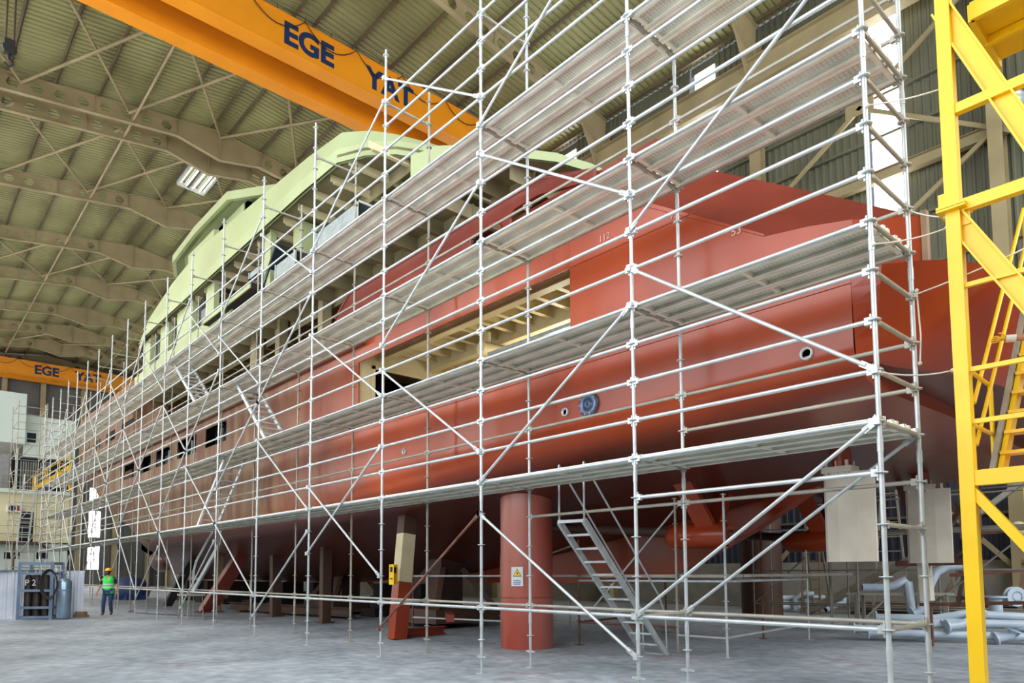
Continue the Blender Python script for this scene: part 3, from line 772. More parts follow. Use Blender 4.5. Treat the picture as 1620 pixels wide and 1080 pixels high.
r2 = [(lean(p, .14)[0], lean(p, .14)[1], topz(p[0])) for p in F2]
r3 = [(lean(p, .24)[0], lean(p, .24)[1], topz(p[0])) for p in F2]
r4 = [(lean(p, .1)[0], lean(p, .1)[1], botz(p[0])) for p in F2]
fa.loft([r0, r1], False, True)
obj('sun_deck_fascia', fa, 'green', ship)
fa = MB(); fa.loft([r1, r2], False, True); fa.loft([r2, r3, r4], False, True); obj('sun_deck_bulwark', fa, 'green', ship)
# wheelhouse with overhanging roof
WH = [(-23.2, 5.2), (-26.0, 3.6), (-31.0, 3.5), (-33.3, 4.3), (-34.2, 7.0), (-33.3, 9.7), (-31, 10.5), (-26.0, 10.4), (-23.2, 8.8)]
wh = MB()
wh.prism([(x, y, 12.84) for x, y in WH], (0, 0, 2.1))
wh.box((-29.9, 3.45, 14.7), (-25.9, 3.6, 17.1))
for a, b in zip(WH, WH[1:]+WH[:1]):
    n_ = 6 if abs(a[0]-b[0]) > 4 else 2
    for k in range(n_+1):
        p = (a[0]+(b[0]-a[0])*k/n_, a[1]+(b[1]-a[1])*k/n_)
        wh.box((p[0]-.35, p[1]-.1, 14.7), (p[0]+.35, p[1]+.1, 17.1))
obj('wheelhouse', wh, 'green', ship)
wi = MB(); wi.prism([(x+.1 if x < -30 else x-.1, y+(.12 if y < YC else -.12), 14.7) for x, y in WH], (0, 0, 2.3)); obj('wheelhouse_glazing', wi, 'glass', ship)
RO = [(-22.4, 7.0), (-22.7, 5.2), (-24.5, 3.85), (-26.06, 2.8), (-30, 2.75), (-33.4, 2.8), (-34.5, 3.2), (-35.2, 4.2), (-35.7, 7.0)]
R2 = RO + [(x, 2*YC-y) for x, y in reversed(RO[1:-1])]
def rz(x): return interp(x, [-35.7, -34.5, -32.5, -22], [16.75, 17.0, 17.38, 17.42])
ro = MB()
ro.loft([[(x, y, rz(x)-.36) for x, y in R2], [(x, y, rz(x)) for x, y in R2]], True, False, False)
def inset(f, dz): return [(-28.5+(x+28.5)*f, YC+(y-YC)*f, rz(x)+dz) for x, y in R2]
ro.loft([[(x, y, rz(x)) for x, y in R2], inset(.7, .3)], True, False, False); ro.add(inset(.7, .3), [tuple(range(len(R2)))])
ro.loft([inset(.97, -.36), [(x, y, rz(x)-.36) for x, y in R2]], True, False, False); ro.loft([inset(.9, -.12), inset(.97, -.36)], True, False, False); ro.add(inset(.9, -.12), [tuple(reversed(range(len(R2))))])
obj('wheelhouse_roof', ro, 'green', ship)
obj('roof_locker', MB().box((-29.9, 2.5, 13.2), (-26.6, 3.6, 15.9)), 'green', ship)
# portholes, thruster outlet, chalk marks
for i, (x, z, r) in enumerate(((-5.55, 4.31, .075), (-1.35, 4.32, .085), (-10.52, 4.29, .07))):
    m = MB(); m.lathe((x, YS-.03, z), [(r, .05), (r, 0), (r*.75, -.01), (r*.7, .03), (.01, .03)], 16, 'Y'); obj('porthole', m, 'galv', ship)
m = MB(); m.lathe((.02, 0, 0), [(.1, 0), (.1, .05)], 12, 'X')
ring = MB(); ring.lathe((-5.0, YS-.05, 4.34), [(.2, .06), (.2, .0), (.15, -.02), (.09, .0), (.09, .03), (.07, .03), (.06, -.02), (.03, -.02), (.03, .04), (.01, .04)], 20, 'Y')
ou = obj('outlet_flange', ring, 'bronze', ship)
bl = MB()
for k in range(10):
    a = 2*math.pi*k/10; bl.cbox((-5.0+.17*math.cos(a), YS-.06, 4.34+.17*math.sin(a)), (.025, .02, .025))
obj('flange_bolt_ring', bl, 'galvd', ou)
m = MB(); m.lathe((.52, 4.9, 4.93), [(.1, 0), (.1, .07), (.06, .07), (.05, .02), (.01, .02)], 14, 'X'); obj('porthole', m, 'galv', ship)
for tx, x, z in (('75', -3.35, 6.85), ('53', -2.35, 6.22), ('112', -4.75, 7.0)):
    text_part('chalk_mark', tx, .16, basis((x, YS-.004, z), (1,0,0), (0,0,1)), 'weldm', ship, .002)
sm_ = MB(); sm_.box((-36, YS-.004, 5.2), (-1.9, YS, 5.215)); sm_.box((-5.4, YS-.004, 6.8), (-2.9, YS+.004, 6.812)); obj('weld_seam', sm_, 'red', ship)
# skeg, shaft bracket, rudders
sk = MB(); sk.prism([(-22, YC-.15, 1.25), (-8.4, YC-.15, 1.3), (-7.0, YC-.15, 1.6), (-5.1, YC-.15, 2.5), (-3.6, YC-.15, 3.35), (-3.2, YC-.15, 3.7), (-22, YC-.15, 3.0)], (0, .3, 0)); obj('skeg', sk, 'red', ship)
for s in (-1, 1):
    y = YC + s*2.0; dxs = .0 if s < 0 else .45
    br = MB(); br.path([(-6.0+dxs, y, 2.3), (-5.85+dxs, y, 2.3), (-4.75+dxs, y, 2.28), (-4.6+dxs, y, 2.28)], [.16, .27, .25, .2], 14)
    br.bar((-5.05+dxs, y-.05, 2.4), (-5.3+dxs, y-.75, 3.6), .38, .12, (0, 1, 0)); br.bar((-5.05+dxs, y+.05, 2.4), (-5.3+dxs, y+1.2, 3.55), .38, .12, (0, 1, 0))
    obj('shaft_bracket', br, 'red', ship)
    obj('propeller_shaft', MB().tube((-4.5+dxs, y, 2.28), (-10.5+dxs, y, 2.75), .1, 12), 'steelbrown', ship)
for s, x in ((-1, -2.36), (1, -2.38)):
    y = YC + s*1.95
    st = MB(); st.tube((x-.12, y, 3.3), (x-.12, y, 4.2), .16, 14); obj('rudder_stock', st, 'red', ship)
    rd = MB(); pr_ = [(-.42, .03), (-.36, .09), (-.15, .13), (.15, .1), (.41, .03)]
    poly = [(x+a, y-b) for a, b in pr_] + [(x+a, y+b) for a, b in reversed(pr_)]
    rd.loft([[(px, py, z) for px, py in poly] for z in (1.74, 1.78, 3.2, 3.26)], True, False)
    r_ = obj('rudder', rd, 'rudder', ship)
    fl = MB(); fl.box((x-.4, y-.17, 3.26), (x+.1, y+.17, 3.36))
    for q in (-.32, -.15, .02):
        fl.tube((x+q, y-.13, 3.2), (x+q, y-.13, 3.46), .03, 6); fl.tube((x+q, y+.13, 3.2), (x+q, y+.13, 3.46), .03, 6)
    obj('coupling_flange', fl, 'rudder', r_)
for s in (-1, 1):     # bossing aft of the shaft on the far quarter
    pass
# ------------------------------------------------------------------ the scaffold along the ship
XP = [0, -2.957, -6.052, -9.07, -12.16, -15.15, -18.11, -20.97, -23.65, -26.5, -29.1, -31.75, -34.35, -36.75, -39.2, -41.6, -43.8, -46.3, -48.8]
WID = 1.065; Z1 = 3.03
def zk(k): return Z1 + .5*k
scaf = thing('scaffold', 'long galvanised ring lock scaffold with planked decks along the whole side of the ship', 'scaffold', (0, 0, 0))
def post_mesh(top):
    mb = MB()
    mb.box((-.07, -.07, 0), (.07, .07, .012)); mb.tube((0, 0, .01), (0, 0, .42), .017, 8)
    mb.tube((0, 0, .24), (0, 0, .29), .04, 8); mb.box((-.1, -.012, .25), (.1, .012, .275))
    mb.tube((0, 0, .3), (0, 0, top), .0245, 10)
    k = -5
    while zk(k) < top-.05:
        z = zk(k)
        mb.lathe((0, 0, z), [(.026, -.006), (.062, -.006), (.062, .006), (.026, .006)], 10)
        if k % 4 == 3: mb.tube((0, 0, z+.2), (0, 0, z+.34), .029, 10)
        k += 1
    return mb
PM = {}
def post(x, y, top, name='standard', parent=scaf, mt='galv'):
    key = (round(top, 2), mt)
    if key not in PM: PM[key] = meshdata('standard', post_mesh(top), MT[mt])
    return place(name, PM[key], (x, y, 0), parent)
def ftop(i): return 14.6 if i < 2 else (13.4 if i == 2 else 12.15)
for i, x in enumerate(XP):
    post(x, 0, ftop(i)); post(x, WID, 14.6 if i == 0 else (12.6 if i < 3 else 11.75), mt='galvd' if i > 2 else 'galv')

def ledger_mesh(L, axis, mt, r=.0242):
    mb = MB()
    d = V((1, 0, 0)) if axis == 'X' else V((0, 1, 0))
    mb.tube(d*.07, d*(L-.07), r, 8)
    for e in (.055, L-.055):
        mb.cbox(d*e, (.07, .045, .075) if axis == 'X' else (.045, .07, .075))
        w = d*(e + (-.02 if e < L/2 else .02)); mb.box(w-V((.008, .008, .075)), w+V((.008, .008, .07)))
    return meshdata('ledger', mb, MT[mt])
LM = {}
class Quota:
    """first `lim` of a kind as parts of their own, the rest gathered in one part"""
    def __init__(s, name, mt, lim=96, parent=scaf): s.name, s.mt, s.lim, s.n, s.rest, s.parent = name, mt, lim, 0, MB(), parent
    def put(s, key, make, loc, tf=None):
        s.n += 1
        if s.n <= s.lim:
            if key not in LM: LM[key] = make()
            return place(s.name, LM[key], loc, s.parent)
        me = LM.get(key)
        if me is None: me = LM[key] = make()
        o = len(s.rest.v); l = V(loc)
        s.rest.v += [tuple(v.co+l) for v in me.vertices]
        for p in me.polygons: s.rest.f.append(tuple(i+o for i in p.vertices)); s.rest.sm.append(p.use_smooth)
    def done(s):
        if s.rest.v: stuff(obj(s.name, s.rest, s.mt, s.parent))
NB = len(XP)-1
led = Quota('ledger', 'galv'); inl = Quota('inner_ledger', 'galvd'); trn = Quota('transom', 'galvd')
def lv(i): return range(0, 17) if i < 2 else (range(0, 17) if i == 2 else range(0, 15))
for i in range(NB):
    xb, L = XP[i+1], XP[i]-XP[i+1]
    for k in [-4] + list(lv(i)) + ([-1] if i == 0 else []):
        if i == 2 and k > 14 and False: continue
        led.put(('X', round(L, 3), 'galv'), lambda: ledger_mesh(L, 'X', 'galv'), (xb, 0, zk(k)))
    for k in [-4, 0, 2, 4, 5, 8, 9, 10, 12, 14] + ([-1] if i < 2 else []) + ([1] if i == 0 else []):
        inl.put(('X', round(L, 3), 'galvd'), lambda: ledger_mesh(L, 'X', 'galvd'), (xb, WID, zk(k)))
for i in range(NB+1):
    ks = [0, 4, 8, 12] + ([-4, -2, 1, 2, 3, 5, 6, 7, 9, 10, 11, 13, 14, 15, 16] if i in (0, NB) else []) + ([16] if i < 4 else []) + ([17] if i > 3 and i % 1 == 0 else []) + ([-4] if i in (1, 3, 6, 9) else [])
    for k in ks:
        if k == 17: k = 16.6
        trn.put(('Y', 'galvd'), lambda: ledger_mesh(WID, 'Y', 'galvd'), (XP[i], 0, zk(k)))
led.done(); inl.done(); trn.done()
# diagonal braces: (bay, level at the far post, level at the near post, row)
BR = [(0, -4, 0, 0), (0, 5, 1, 0), (0, 6, 10, 0), (0, 15, 11, 0), (0, -4, 0, 1),
      (1, -1, -5, 0), (1, 0, 4, 0), (1, 11, 7, 0), (1, 12, 16, 0),
      (2, -5, -1, 0), (2, 5, 1, 0), (2, 6, 10, 0), (2, 17, 13, 0),
      (3, 1, -3, 0), (3, -2, 2, 0), (3, 8, 4, 0), (3, 12, 16, 0),
      (4, -5, -1, 0), (4, 4, 0, 0), (4, 6, 10, 0), (4, 15, 11, 0),
      (5, 0, -4, 0), (5, 2, 6, 0), (5, 11, 7, 0), (5, 12, 16, 0)]
for b in range(6, NB):
    s = b % 2
    BR += [(b, -5, -1, 0), (b, 4, 0, 0), (b, 5, 9, 0), (b, 14, 10, 0)] if s == 0 else [(b, 0, -4, 0), (b, 1, 5, 0), (b, 9, 5, 0), (b, 11, 15, 0)]
BR = [(b, ka, kb, r) for b, ka, kb, r in BR]
dq = Quota('diagonal_brace', 'galv')
for b, ka, kb, r in BR:
    p, q = V((XP[b+1], r*WID-.045, zk(ka))), V((XP[b], r*WID-.045, zk(kb)))
    def mk(p=p, q=q):
        mb = MB(); d = (q-p); n = d.normalized(); l = d.length
        mb.tube(n*.1, d-n*.1, .022, 8); mb.bar(n*.02, n*.16, .018, .06); mb.bar(d-n*.16, d-n*.02, .018, .06)
        for e in (V((0,0,0)), d): mb.cbox(e, (.06, .06, .08))
        return meshdata('diagonal_brace', mb, MT['rust' if (b, ka) == (2, -5) else 'galv'])
    o = dq.put((b, ka, kb, r), mk, p)
    if o is not None and (b, ka) == (2, -5): o['label'] = 'diagonal brace covered in red paint'
dq.done()
# planks
def plank_mesh(L):
    mb = MB(); w = .32
    mb.box((.04, -w/2, -.008), (L-.04, w/2, 0))
    for s in (-1, 1):
        mb.box((.04, s*w/2, -.072), (L-.04, s*(w/2-.006), -.008)); mb.box((.04, s*(w/2-.006), -.072), (L-.04, s*(w/2-.05), -.066))
    for x in (L/2, .06, L-.09):
        mb.box((x, -w/2+.006, -.06), (x+.05, w/2-.006, -.012))
    for x0, x1 in ((-.02, .06), (L-.06, L+.02)):
        for y in (-.11, .11): mb.box((x0, y-.03, -.03), (x1, y+.03, .012))
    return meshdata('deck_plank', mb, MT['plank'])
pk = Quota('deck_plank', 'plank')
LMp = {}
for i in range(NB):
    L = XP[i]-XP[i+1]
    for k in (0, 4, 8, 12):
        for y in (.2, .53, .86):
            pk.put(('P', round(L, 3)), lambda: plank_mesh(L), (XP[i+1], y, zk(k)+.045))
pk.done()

# stairs and ladders hung in the scaffold
def stair(name, label, p, q, w, across, rails=True, n=9, group=None, mt='galv', platform=None):
    """two stringers from foot p to head q, treads along the horizontal vector across"""
    p, q, c = V(p), V(q), V(across)
    t = thing(name, label, 'stair', tuple(p), group)
    for s in (-.5, .5):
        obj('stringer', MB().bar(p+c*(w*s), q+c*(w*s), .05, .11), mt, t)
    fwd = V((q.x-p.x, q.y-p.y, 0)).normalized()
    for k in range(1, n+1):
        e = p + (q-p)*(k/(n+1))
        tr = MB(); tr.bar(e-c*(w/2-.02), e+c*(w/2-.02), .14, .035, (0, 0, 1)); obj('tread', tr, mt, t)
    if platform:
        a = q; b = q + fwd*platform
        obj('landing', MB().bar(a-fwd*.05, b, w+.05, .05), mt, t)
    for s in (-.5, .5):
        if rails:
            r = MB(); o = c*(w*s)
            r.path([p+o+V((0,0,.05)), p+o+V((0,0,.75))+fwd*.02, p+(q-p)*.1+o+V((0,0,.9)), q+o+V((0,0,.95))], .018, 6)
            r.tube(q+o, q+o+V((0,0,.95)), .018, 6); m_ = p+(q-p)*.5+o
            obj('handrail', r, mt, t)
    obj('foot', MB().bar(p-c*(w/2+.04)+V((0,0,.02)), p+c*(w/2+.04)+V((0,0,.02)), .12, .03), mt, t)
    return t
stair('scaffold_stair', 'grey aluminium stair under the stern beside the thick red pillar, its foot on the floor', (-5.72, 4.05, 0.0), (-5.25, 1.25, 2.42), .5, (1, .12, 0), platform=-.0 or .01, n=10)
stair('scaffold_stair', 'steel stair leaning up from the lowest scaffold deck to the second deck', (-20.5, .55, 3.1), (-18.3, .55, 4.95), .6, (0, 1, 0), False, 9)
stair('scaffold_stair', 'steel stair between the second and third scaffold deck amid the ship', (-15.3, .55, 5.12), (-17.4, .55, 7.0), .6, (0, 1, 0), False, 9)
stair('scaffold_stair', 'highest steel stair of the scaffold, below the pale green deck house', (-21.0, .55, 7.12), (-23.4, .55, 8.95), .6, (0, 1, 0), False, 9)
stair('scaffold_stair', 'dim grey stair with handrails on the floor inside the scaffold behind the worker', (-23.0, .95, .95), (-22.0, 1.5, 2.65), .62, (-.93, .36, 0), True, 6)
tb_ = thing('trestle_table', 'small grey trestle under the dim stair behind the worker', 'trestle', (-23.0, .9, 0))
obj('top', MB().cbox((-23.0, .9, .86), (1.1, .6, .06)), 'galvd', tb_)
for a in (-.45, .45):
    for b in (-.22, .22): obj('leg', MB().tube((-23+a, .9+b, .83), (-23+a*1.1, .9+b*1.2, 0), .02, 6), 'galvd', tb_)

# scaffold tower with ladder at the bow end
tw = thing('scaffold', 'thin distant scaffold tower with a stair in front of the office block', 'scaffold', (-50.5, .4, 0))
TX = [(-49.6, -1.3), (-52.2, -1.3), (-49.6, .2), (-52.2, .2)]
for i, (x, y) in enumerate(TX): place('standard', PM.get(('tw'), None) or PM.setdefault('tw', meshdata('standard', post_mesh(12.4 if True else 0), MT['galvd'])), (x, y, 0), tw)
for k in range(-4, 19, 2):
    m = MB()
    for a, b in ((0, 1), (1, 3), (3, 2), (2, 0)): m.tube((*TX[a], zk(k)), (*TX[b], zk(k)), .024, 6)
    obj('ledger_ring', m, 'galvd', tw)
for k in range(-5, 13, 4):
    obj('diagonal_brace', MB().tube((-49.6, -1.3, zk(k)), (-52.2, -1.3, zk(k+4)), .024, 6), 'galvd', tw)
    obj('diagonal_brace', MB().tube((-49.6, .2, zk(k+4)), (-49.6, -1.3, zk(k)), .024, 6), 'galvd', tw)
stair('scaffold_stair', 'tiny steel stair inside the distant scaffold tower by the office block', (-49.9, -.5, .1), (-52, -.5, 3.0), .6, (0, 1, 0), True, 9)
stair('scaffold_stair', 'upper tiny steel stair inside the distant scaffold tower by the office block', (-52, -.5, 3.1), (-49.9, -.5, 6.9), .6, (0, 1, 0), True, 12)

# low working platform below the stern
lo = thing('scaffold', 'low bench height scaffold platform under the stern, partly rusty', 'scaffold', (-7, 6, 0))
LP = [((-7.91, 4.29), 2.3, 'rust'), ((-5.52, 4.52), 3.05, 'galvd'), ((-4.48, 4.58), 3.05, 'galv'), ((-5.85, 8.44), 2.6, 'rust'), ((-4.97, 8.89), 2.9, 'galv'), ((-8.48, 8.26), 2.6, 'rust'), ((-11.27, 7.55), 1.2, 'galvd'), ((-13.23, 3.52), 2.0, 'rust'), ((-10.4, 4.2), 2.0, 'galvd'), ((-4.76, 11.2), 2.6, 'galvd'), ((-5.48, 11.26), 2.0, 'galvd')]
for (x, y), h, mt in LP:
    m = MB(); m.box((x-.08, y-.08, 0), (x+.08, y+.08, .012)); m.tube((x, y, .01), (x, y, h), .0245, 8)
    z = .53
    while z < h: m.lathe((x, y, z), [(.026, -.006), (.06, -.006), (.06, .006), (.026, .006)], 8); z += .5
    obj('standard', m, mt, lo)
def lot(a, b, z, mt='galv'):
    pa, pb = LP[a][0], LP[b][0]; obj('ledger', MB().tube((*pa, z), (*pb, z), .024, 8), mt, lo)
for a, b, z in ((0, 1, 1.4), (1, 2, 1.4), (2, 4, 1.4), (3, 4, 1.4), (0, 5, 1.4), (5, 3, 1.4), (7, 8, 1.5), (8, 0, 1.5), (4, 10, 1.5), (1, 2, .35), (2, 4, .36), (3, 4, .36), (0, 1, .5), (7, 8, .4), (9, 10, 1.5), (3, 4, 2.55), (5, 0, .5), (6, 5, .5)):
    lot(a, b, z, 'rust' if (a, b) in ((0, 1), (5, 0)) and z < 1 else 'galv')
for j in range(3):
    y0 = 4.75 + .34*j
    obj('deck_plank', MB().bar((-10.3, y0-.2, 1.5), (-4.5, y0, 1.5), .31, .06), 'galvd', lo)
    obj('deck_plank', MB().bar((-4.9-.34*j, 4.8, 1.5), (-5.0-.34*j, 11.4, 1.5), .31, .06), 'galvd', lo)
obj('diagonal_brace', MB().tube((-8.0, 4.35, .4), (-5.5, 4.6, 2.9), .022, 8), 'galv', lo)
obj('diagonal_brace', MB().tube((-10.4, 4.2, 1.6), (-8.0, 4.3, 2.2), .022, 8), 'galvd', lo)
# low frames further under the hull and on the starboard side
fr = thing('scaffold', 'dim thin scaffold on the far side of the ship behind the hanging rudder plates', 'scaffold', (-6, 13.4, 0))
for x in (-8.6, -6.2, -3.8, -1.4):
    for y in (13.0, 14.1):
        obj('standard', MB().tube((x, y, 0), (x, y, 9.0), .0245, 6), 'galvd', fr)
for z in (.6, 1.6, 2.6, 3.6, 5.1):
    for y in (13.0, 14.1): obj('ledger', MB().tube((-8.6, y, z), (-1.4, y, z), .024, 6), 'galvd', fr)
obj('diagonal_brace', MB().tube((-8.6, 13.0, .6), (-6.2, 13.0, 2.6), .024, 6), 'galvd', fr)
obj('diagonal_brace', MB().tube((-3.8, 13.0, .6), (-1.4, 13.0, 2.6), .024, 6), 'galvd', fr)
for j in range(3): obj('deck_plank', MB().bar((-8.6, 13.2+.34*j, 2.65), (-1.4, 13.2+.34*j, 2.65), .31, .06), 'galvd', fr)
# ------------------------------------------------------------------ supports below the ship
t = thing('pillar', 'thick red tubular pillar with a warning sign carrying the ship, by the stair', 'pillar', (-8.42, 3.2, 0))
obj('shaft', MB().lathe((-8.42, 3.2, 0), [(.56, 0), (.56, 3.35)], 40), 'pillar', t)
obj('weld_ring', MB().lathe((-8.42, 3.2, 1.05), [(.562, 0), (.568, .01), (.562, .02)], 40), 'redmatt', t)
t = thing('pillar', 'dark brown tubular pillar on the far side below the ship, left of the rudders', 'pillar', (-9.75, 15.6, 0))
obj('shaft', MB().lathe((-9.75, 15.6, 0), [(.68, 0), (.68, 5.2)], 36), 'steelbrown', t)
# sign on the pillar
def tri_sign(loc, n, w, h, board, label, cat='sign', lines=True):
    n = V(n).normalized(); x = V((0, 0, 1)).cross(n).normalized(); up = V((0, 0, 1))
    s = thing('warning_sign', label, cat, loc)
    o = V(loc)
    b = MB(); b.prism([o+x*a*w/2+up*c*h/2 for a, c in ((-1, -1), (1, -1), (1, 1), (-1, 1))], n*.006); obj('board', b, board, s)
    c = o + up*h*.18 + n*.007
    def tri(k, m, e, nm):
        b = MB(); b.prism([c+x*-k+up*-k*.75, c+x*k+up*-k*.75, c+up*k], n*e); return obj(nm, b, m, s)
    tri(w*.36, 'black', .002, 'triangle_border'); tri(w*.29, 'yellow', .004, 'triangle')
    b = MB(); e = c+n*.0042
    b.prism([e+x*.012*w/.2+up*w*.15, e+x*-.018*w/.2+up*-w*.02, e+x*.002+up*-w*.02, e+x*-.01*w/.2+up*-w*.17, e+x*.022*w/.2+up*w*.03, e+x*.002+up*w*.03], n*.002); obj('bolt_symbol', b, 'black', s)
    if lines:
        for i, (dz, ww) in enumerate(((-.2, .62), (-.3, .7), (-.39, .62))):
            b = MB(); k = -ww/2
            while k < ww/2-.05:
                b.bar(o+x*k*w+up*dz*h+n*.007, o+x*(k+.07)*w+up*dz*h+n*.007, .004, h*.055); k += .1
            obj('text_line', b, 'blue', s)
    return s
d = V((2.6+8.42, -7.1-3.2, 0)).normalized()
d = (Matrix.Rotation(math.radians(-20), 3, 'Z') @ d)
tri_sign(tuple(V((-8.42, 3.2, 1.5)) + d*.565), d, .26, .4, 'white', 'white warning sign with a yellow triangle on the thick red pillar')

# leaning red and white shore near the pillar
t = thing('shoring_post', 'leaning square steel shore, red below and pale above, with a yellow tag', 'shore', (-11.8, 2.2, 0))
d0, d1 = V((-11.85, 2.15, 0)), V((-12.0, 2.55, 3.25))
def seg(a, b): return d0+(d1-d0)*a, d0+(d1-d0)*b
for nm, a, b, m in (('red_section', 0, .42, 'red'), ('pale_section', .42, .78, 'cream'), ('brown_section', .78, 1, 'steelbrown')):
    obj(nm, MB().bar(*seg(a, b), .36, .3, (1, 0, 0)), m, t)
obj('base_beam', MB().ibeam((-12.05, 2.1, .12), (-12.15, 3.75, .12), .2, .2, .02), 'red', t)
p = V((-11.72, 1.98, 1.55))
s = thing('warning_tag', 'yellow tag with a black figure on the leaning shore', 'sign', tuple(p))
obj('board', MB().cbox(p, (.02, .16, .48)).cbox(p+V((.0, -.085, 0)), (.2, .01, .48)), 'yellow', s)
obj('pictogram', MB().cbox(p+V((0, -.092, .12)), (.1, .004, .12)).cbox(p+V((0, -.092, -.1)), (.12, .004, .03)).cbox(p+V((.011, 0, .1)), (.004, .08, .14)), 'black', s)
# other shores: base point, top point, width, look
SH = [((-18.2, 3.5), (-18.2, 3.5, 2.75), .3, 'steelbrown', 'upright brown timber shore, third shore to the left of the leaning pale shore'),
      ((-22.6, 3.76), (-22.7, 3.76, 2.55), .34, 'steelbrown', 'reddish upright shore with a capped top, left of the tall brown shore'),
      ((-27.6, 2.9), (-25.6, 4.0, 2.95), .5, 'redmatt', 'broad reddish beam leaning steeply under the hull'),
      ((-27.2, 3.3), (-27.4, 3.4, 2.8), .24, 'timber', 'pale upright timber shore just left of the broad leaning beam'),
      ((-29.8, 7.5), (-29.8, 7.5, 1.9), .28, 'timber', 'short pale timber post standing behind the broad leaning beam'),
      ((-27.0, 8.6), (-27.0, 8.6, 2.0), .28, 'timber', 'short brownish timber post deep under the hull'),
      ((-34.6, 3.4), (-33.6, 4.4, 2.6), .36, 'cable', 'black plank leaning under the bow near the worker')]
for (x, y), top, w, m, lab in SH:
    t = thing('shoring_post', lab, 'shore', (x, y, 0))
    obj('post', MB().bar((x, y, 0), top, w, w*.8, (1, 0, 0)), m, t)
    obj('wedge', MB().bar(V(top)-V((0, w*.6, .05)), V(top)+V((0, w*.6, 0)), w*1.1, .08), m, t)
    if m != 'cable': obj('foot_plate', MB().cbox((x, y, .02), (w*1.5, w*1.5, .04)), 'steelbrown', t)
# keel blocks and cradle
def cradle(x, y, label):
    t = thing('keel_cradle', label, 'cradle', (x, y, 0))
    obj('column', MB().bar((x, y, .5), (x, y, 2.0), .8, .7, (1, 0, 0)), 'steelbrown', t)
    obj('base_frame', MB().box((x-1.2, y-1.2, .15), (x+1.2, y+1.2, .55)), 'steelbrown', t)
    for sx in (-1, 1):
        for sy in (-1, 1): obj('knee_brace', MB().bar((x+sx*1.1, y+sy*1.1, .5), (x+sx*.4, y+sy*.35, 1.7), .16, .16), 'steelbrown', t)
    return t
cradle(-14.6, 5.6, 'brown steel cradle with four knee braces under the ship, left of the thick pillar')
cradle(-22.5, 6.6, 'brown steel cradle deep in the shade under the middle of the ship')
for i, x in enumerate((-17.5, -20, -25.5, -28.5, -31.5, -35, -38.5, -42)):
    t = thing('keel_block', 'dark timber block stack in the deep shade under the middle line of the ship', 'block', (x, YC, 0), 'keel blocks in the shade under the ship')
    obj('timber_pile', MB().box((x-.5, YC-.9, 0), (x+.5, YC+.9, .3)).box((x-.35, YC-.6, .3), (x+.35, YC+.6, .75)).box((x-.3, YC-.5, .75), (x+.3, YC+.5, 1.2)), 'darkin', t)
t = thing('steel_beam', 'long rusty brown beam lying on trestles in the shade under the ship', 'beam', (-24, 4.6, 0))
obj('beam', MB().ibeam((-27.5, 3.9, .25), (-19.0, 4.9, .25), .25, .3, .03), 'steelbrown', t)
obj('stool', MB().box((-26.6, 3.85, 0), (-26.3, 4.25, .1)).box((-20.6, 4.55, 0), (-20.3, 4.95, .1)), 'steelbrown', t)
t = thing('steel_beam', 'red hollow section beam lying across the base rail near the thick pillar', 'beam', (-9.6, 2.0, .3))
obj('beam', MB().bar((-9.4, 1.9, .62), (-10.4, 2.6, .62), .16, .16), 'redmatt', t)

# ------------------------------------------------------------------ left front: bottle rack, screens, cylinder
sc = thing('corrugated_screen', 'wide shiny corrugated sheet screen standing left of and behind the bottle rack', 'screen', (-28.2, -3.4, 0))
def screen(mb, p, q, h, pitch=.22, dep=.05):
    p, q = V(p), V(q); d = q-p; L = d.length; d.normalize(); n = V((d.y, -d.x, 0)); u = 0; pr_ = []
    while u < L: pr_ += [(u, 0), (u+pitch*.4, 0), (u+pitch*.5, dep), (u+pitch*.9, dep)]; u += pitch
    front = [p+d*a+n*b for a, b in pr_]; back = [q_-n*.01 for q_ in front]
    up = V((0, 0, h))
    mb.loft([front, [f+up for f in front]], False); mb.loft([[b+up for b in back], back], False)
    return mb
obj('sheet', screen(MB(), (-28.5, -4.6, 0), (-28.1, -2.95, 0), 1.72), 'shiny', sc)
obj('rail', MB().box((-28.6, -4.6, 1.72), (-28.1, -2.9, 1.76)), 'bluef', sc)
sc = thing('corrugated_screen', 'narrow shiny corrugated sheet screen right behind the silver cylinder', 'screen', (-28.0, -1.9, 0))
obj('sheet', screen(MB(), (-28.0, -2.5, 0), (-28.0, -1.55, 0), 1.72), 'shiny', sc)
rk = thing('bottle_rack', 'blue grey gas bottle rack with dark bottles lettered P 2', 'rack', (-27.3, -2.95, 0))
RX = [(-27.45, -3.4), (-26.95, -2.72)]
d = V((RX[1][0]-RX[0][0], RX[1][1]-RX[0][1], 0)); dn = d.normalized(); nn = V((dn.y, -dn.x, 0)); bk = -nn*.7
P0, P1 = V((*RX[0], 0)), V((*RX[1], 0))
P0, P1 = P0-dn*.12, P1+dn*.12
for p in (P0, P1, P0+bk, P1+bk): obj('upright', MB().bar(p, p+V((0, 0, 2.02)), .1, .1, (1, 0, 0)), 'bluef', rk)
for z in (.08, .42, 1.02, 1.62, 1.98):
    for a, b in ((P0, P1), (P0+bk, P1+bk), (P0, P0+bk), (P1, P1+bk)):
        obj('crossbar', MB().bar(a+V((0, 0, z)), b+V((0, 0, z)), .05, .09), 'bluef', rk)
obj('lifting_eye', MB().path([(P0+P1+bk)/2+V((.12*math.cos(a), .12*math.sin(a)*.2, 2.02+.14*math.sin(a))) for a in [math.pi*k/8 for k in range(9)]], .02, 6), 'bluef', rk)
text_part('lettering', 'P 2', .3, basis(P0+dn*.2+nn*.04+V((0, 0, 1.2)), dn, (0, 0, 1)), 'silverband', rk, .004)
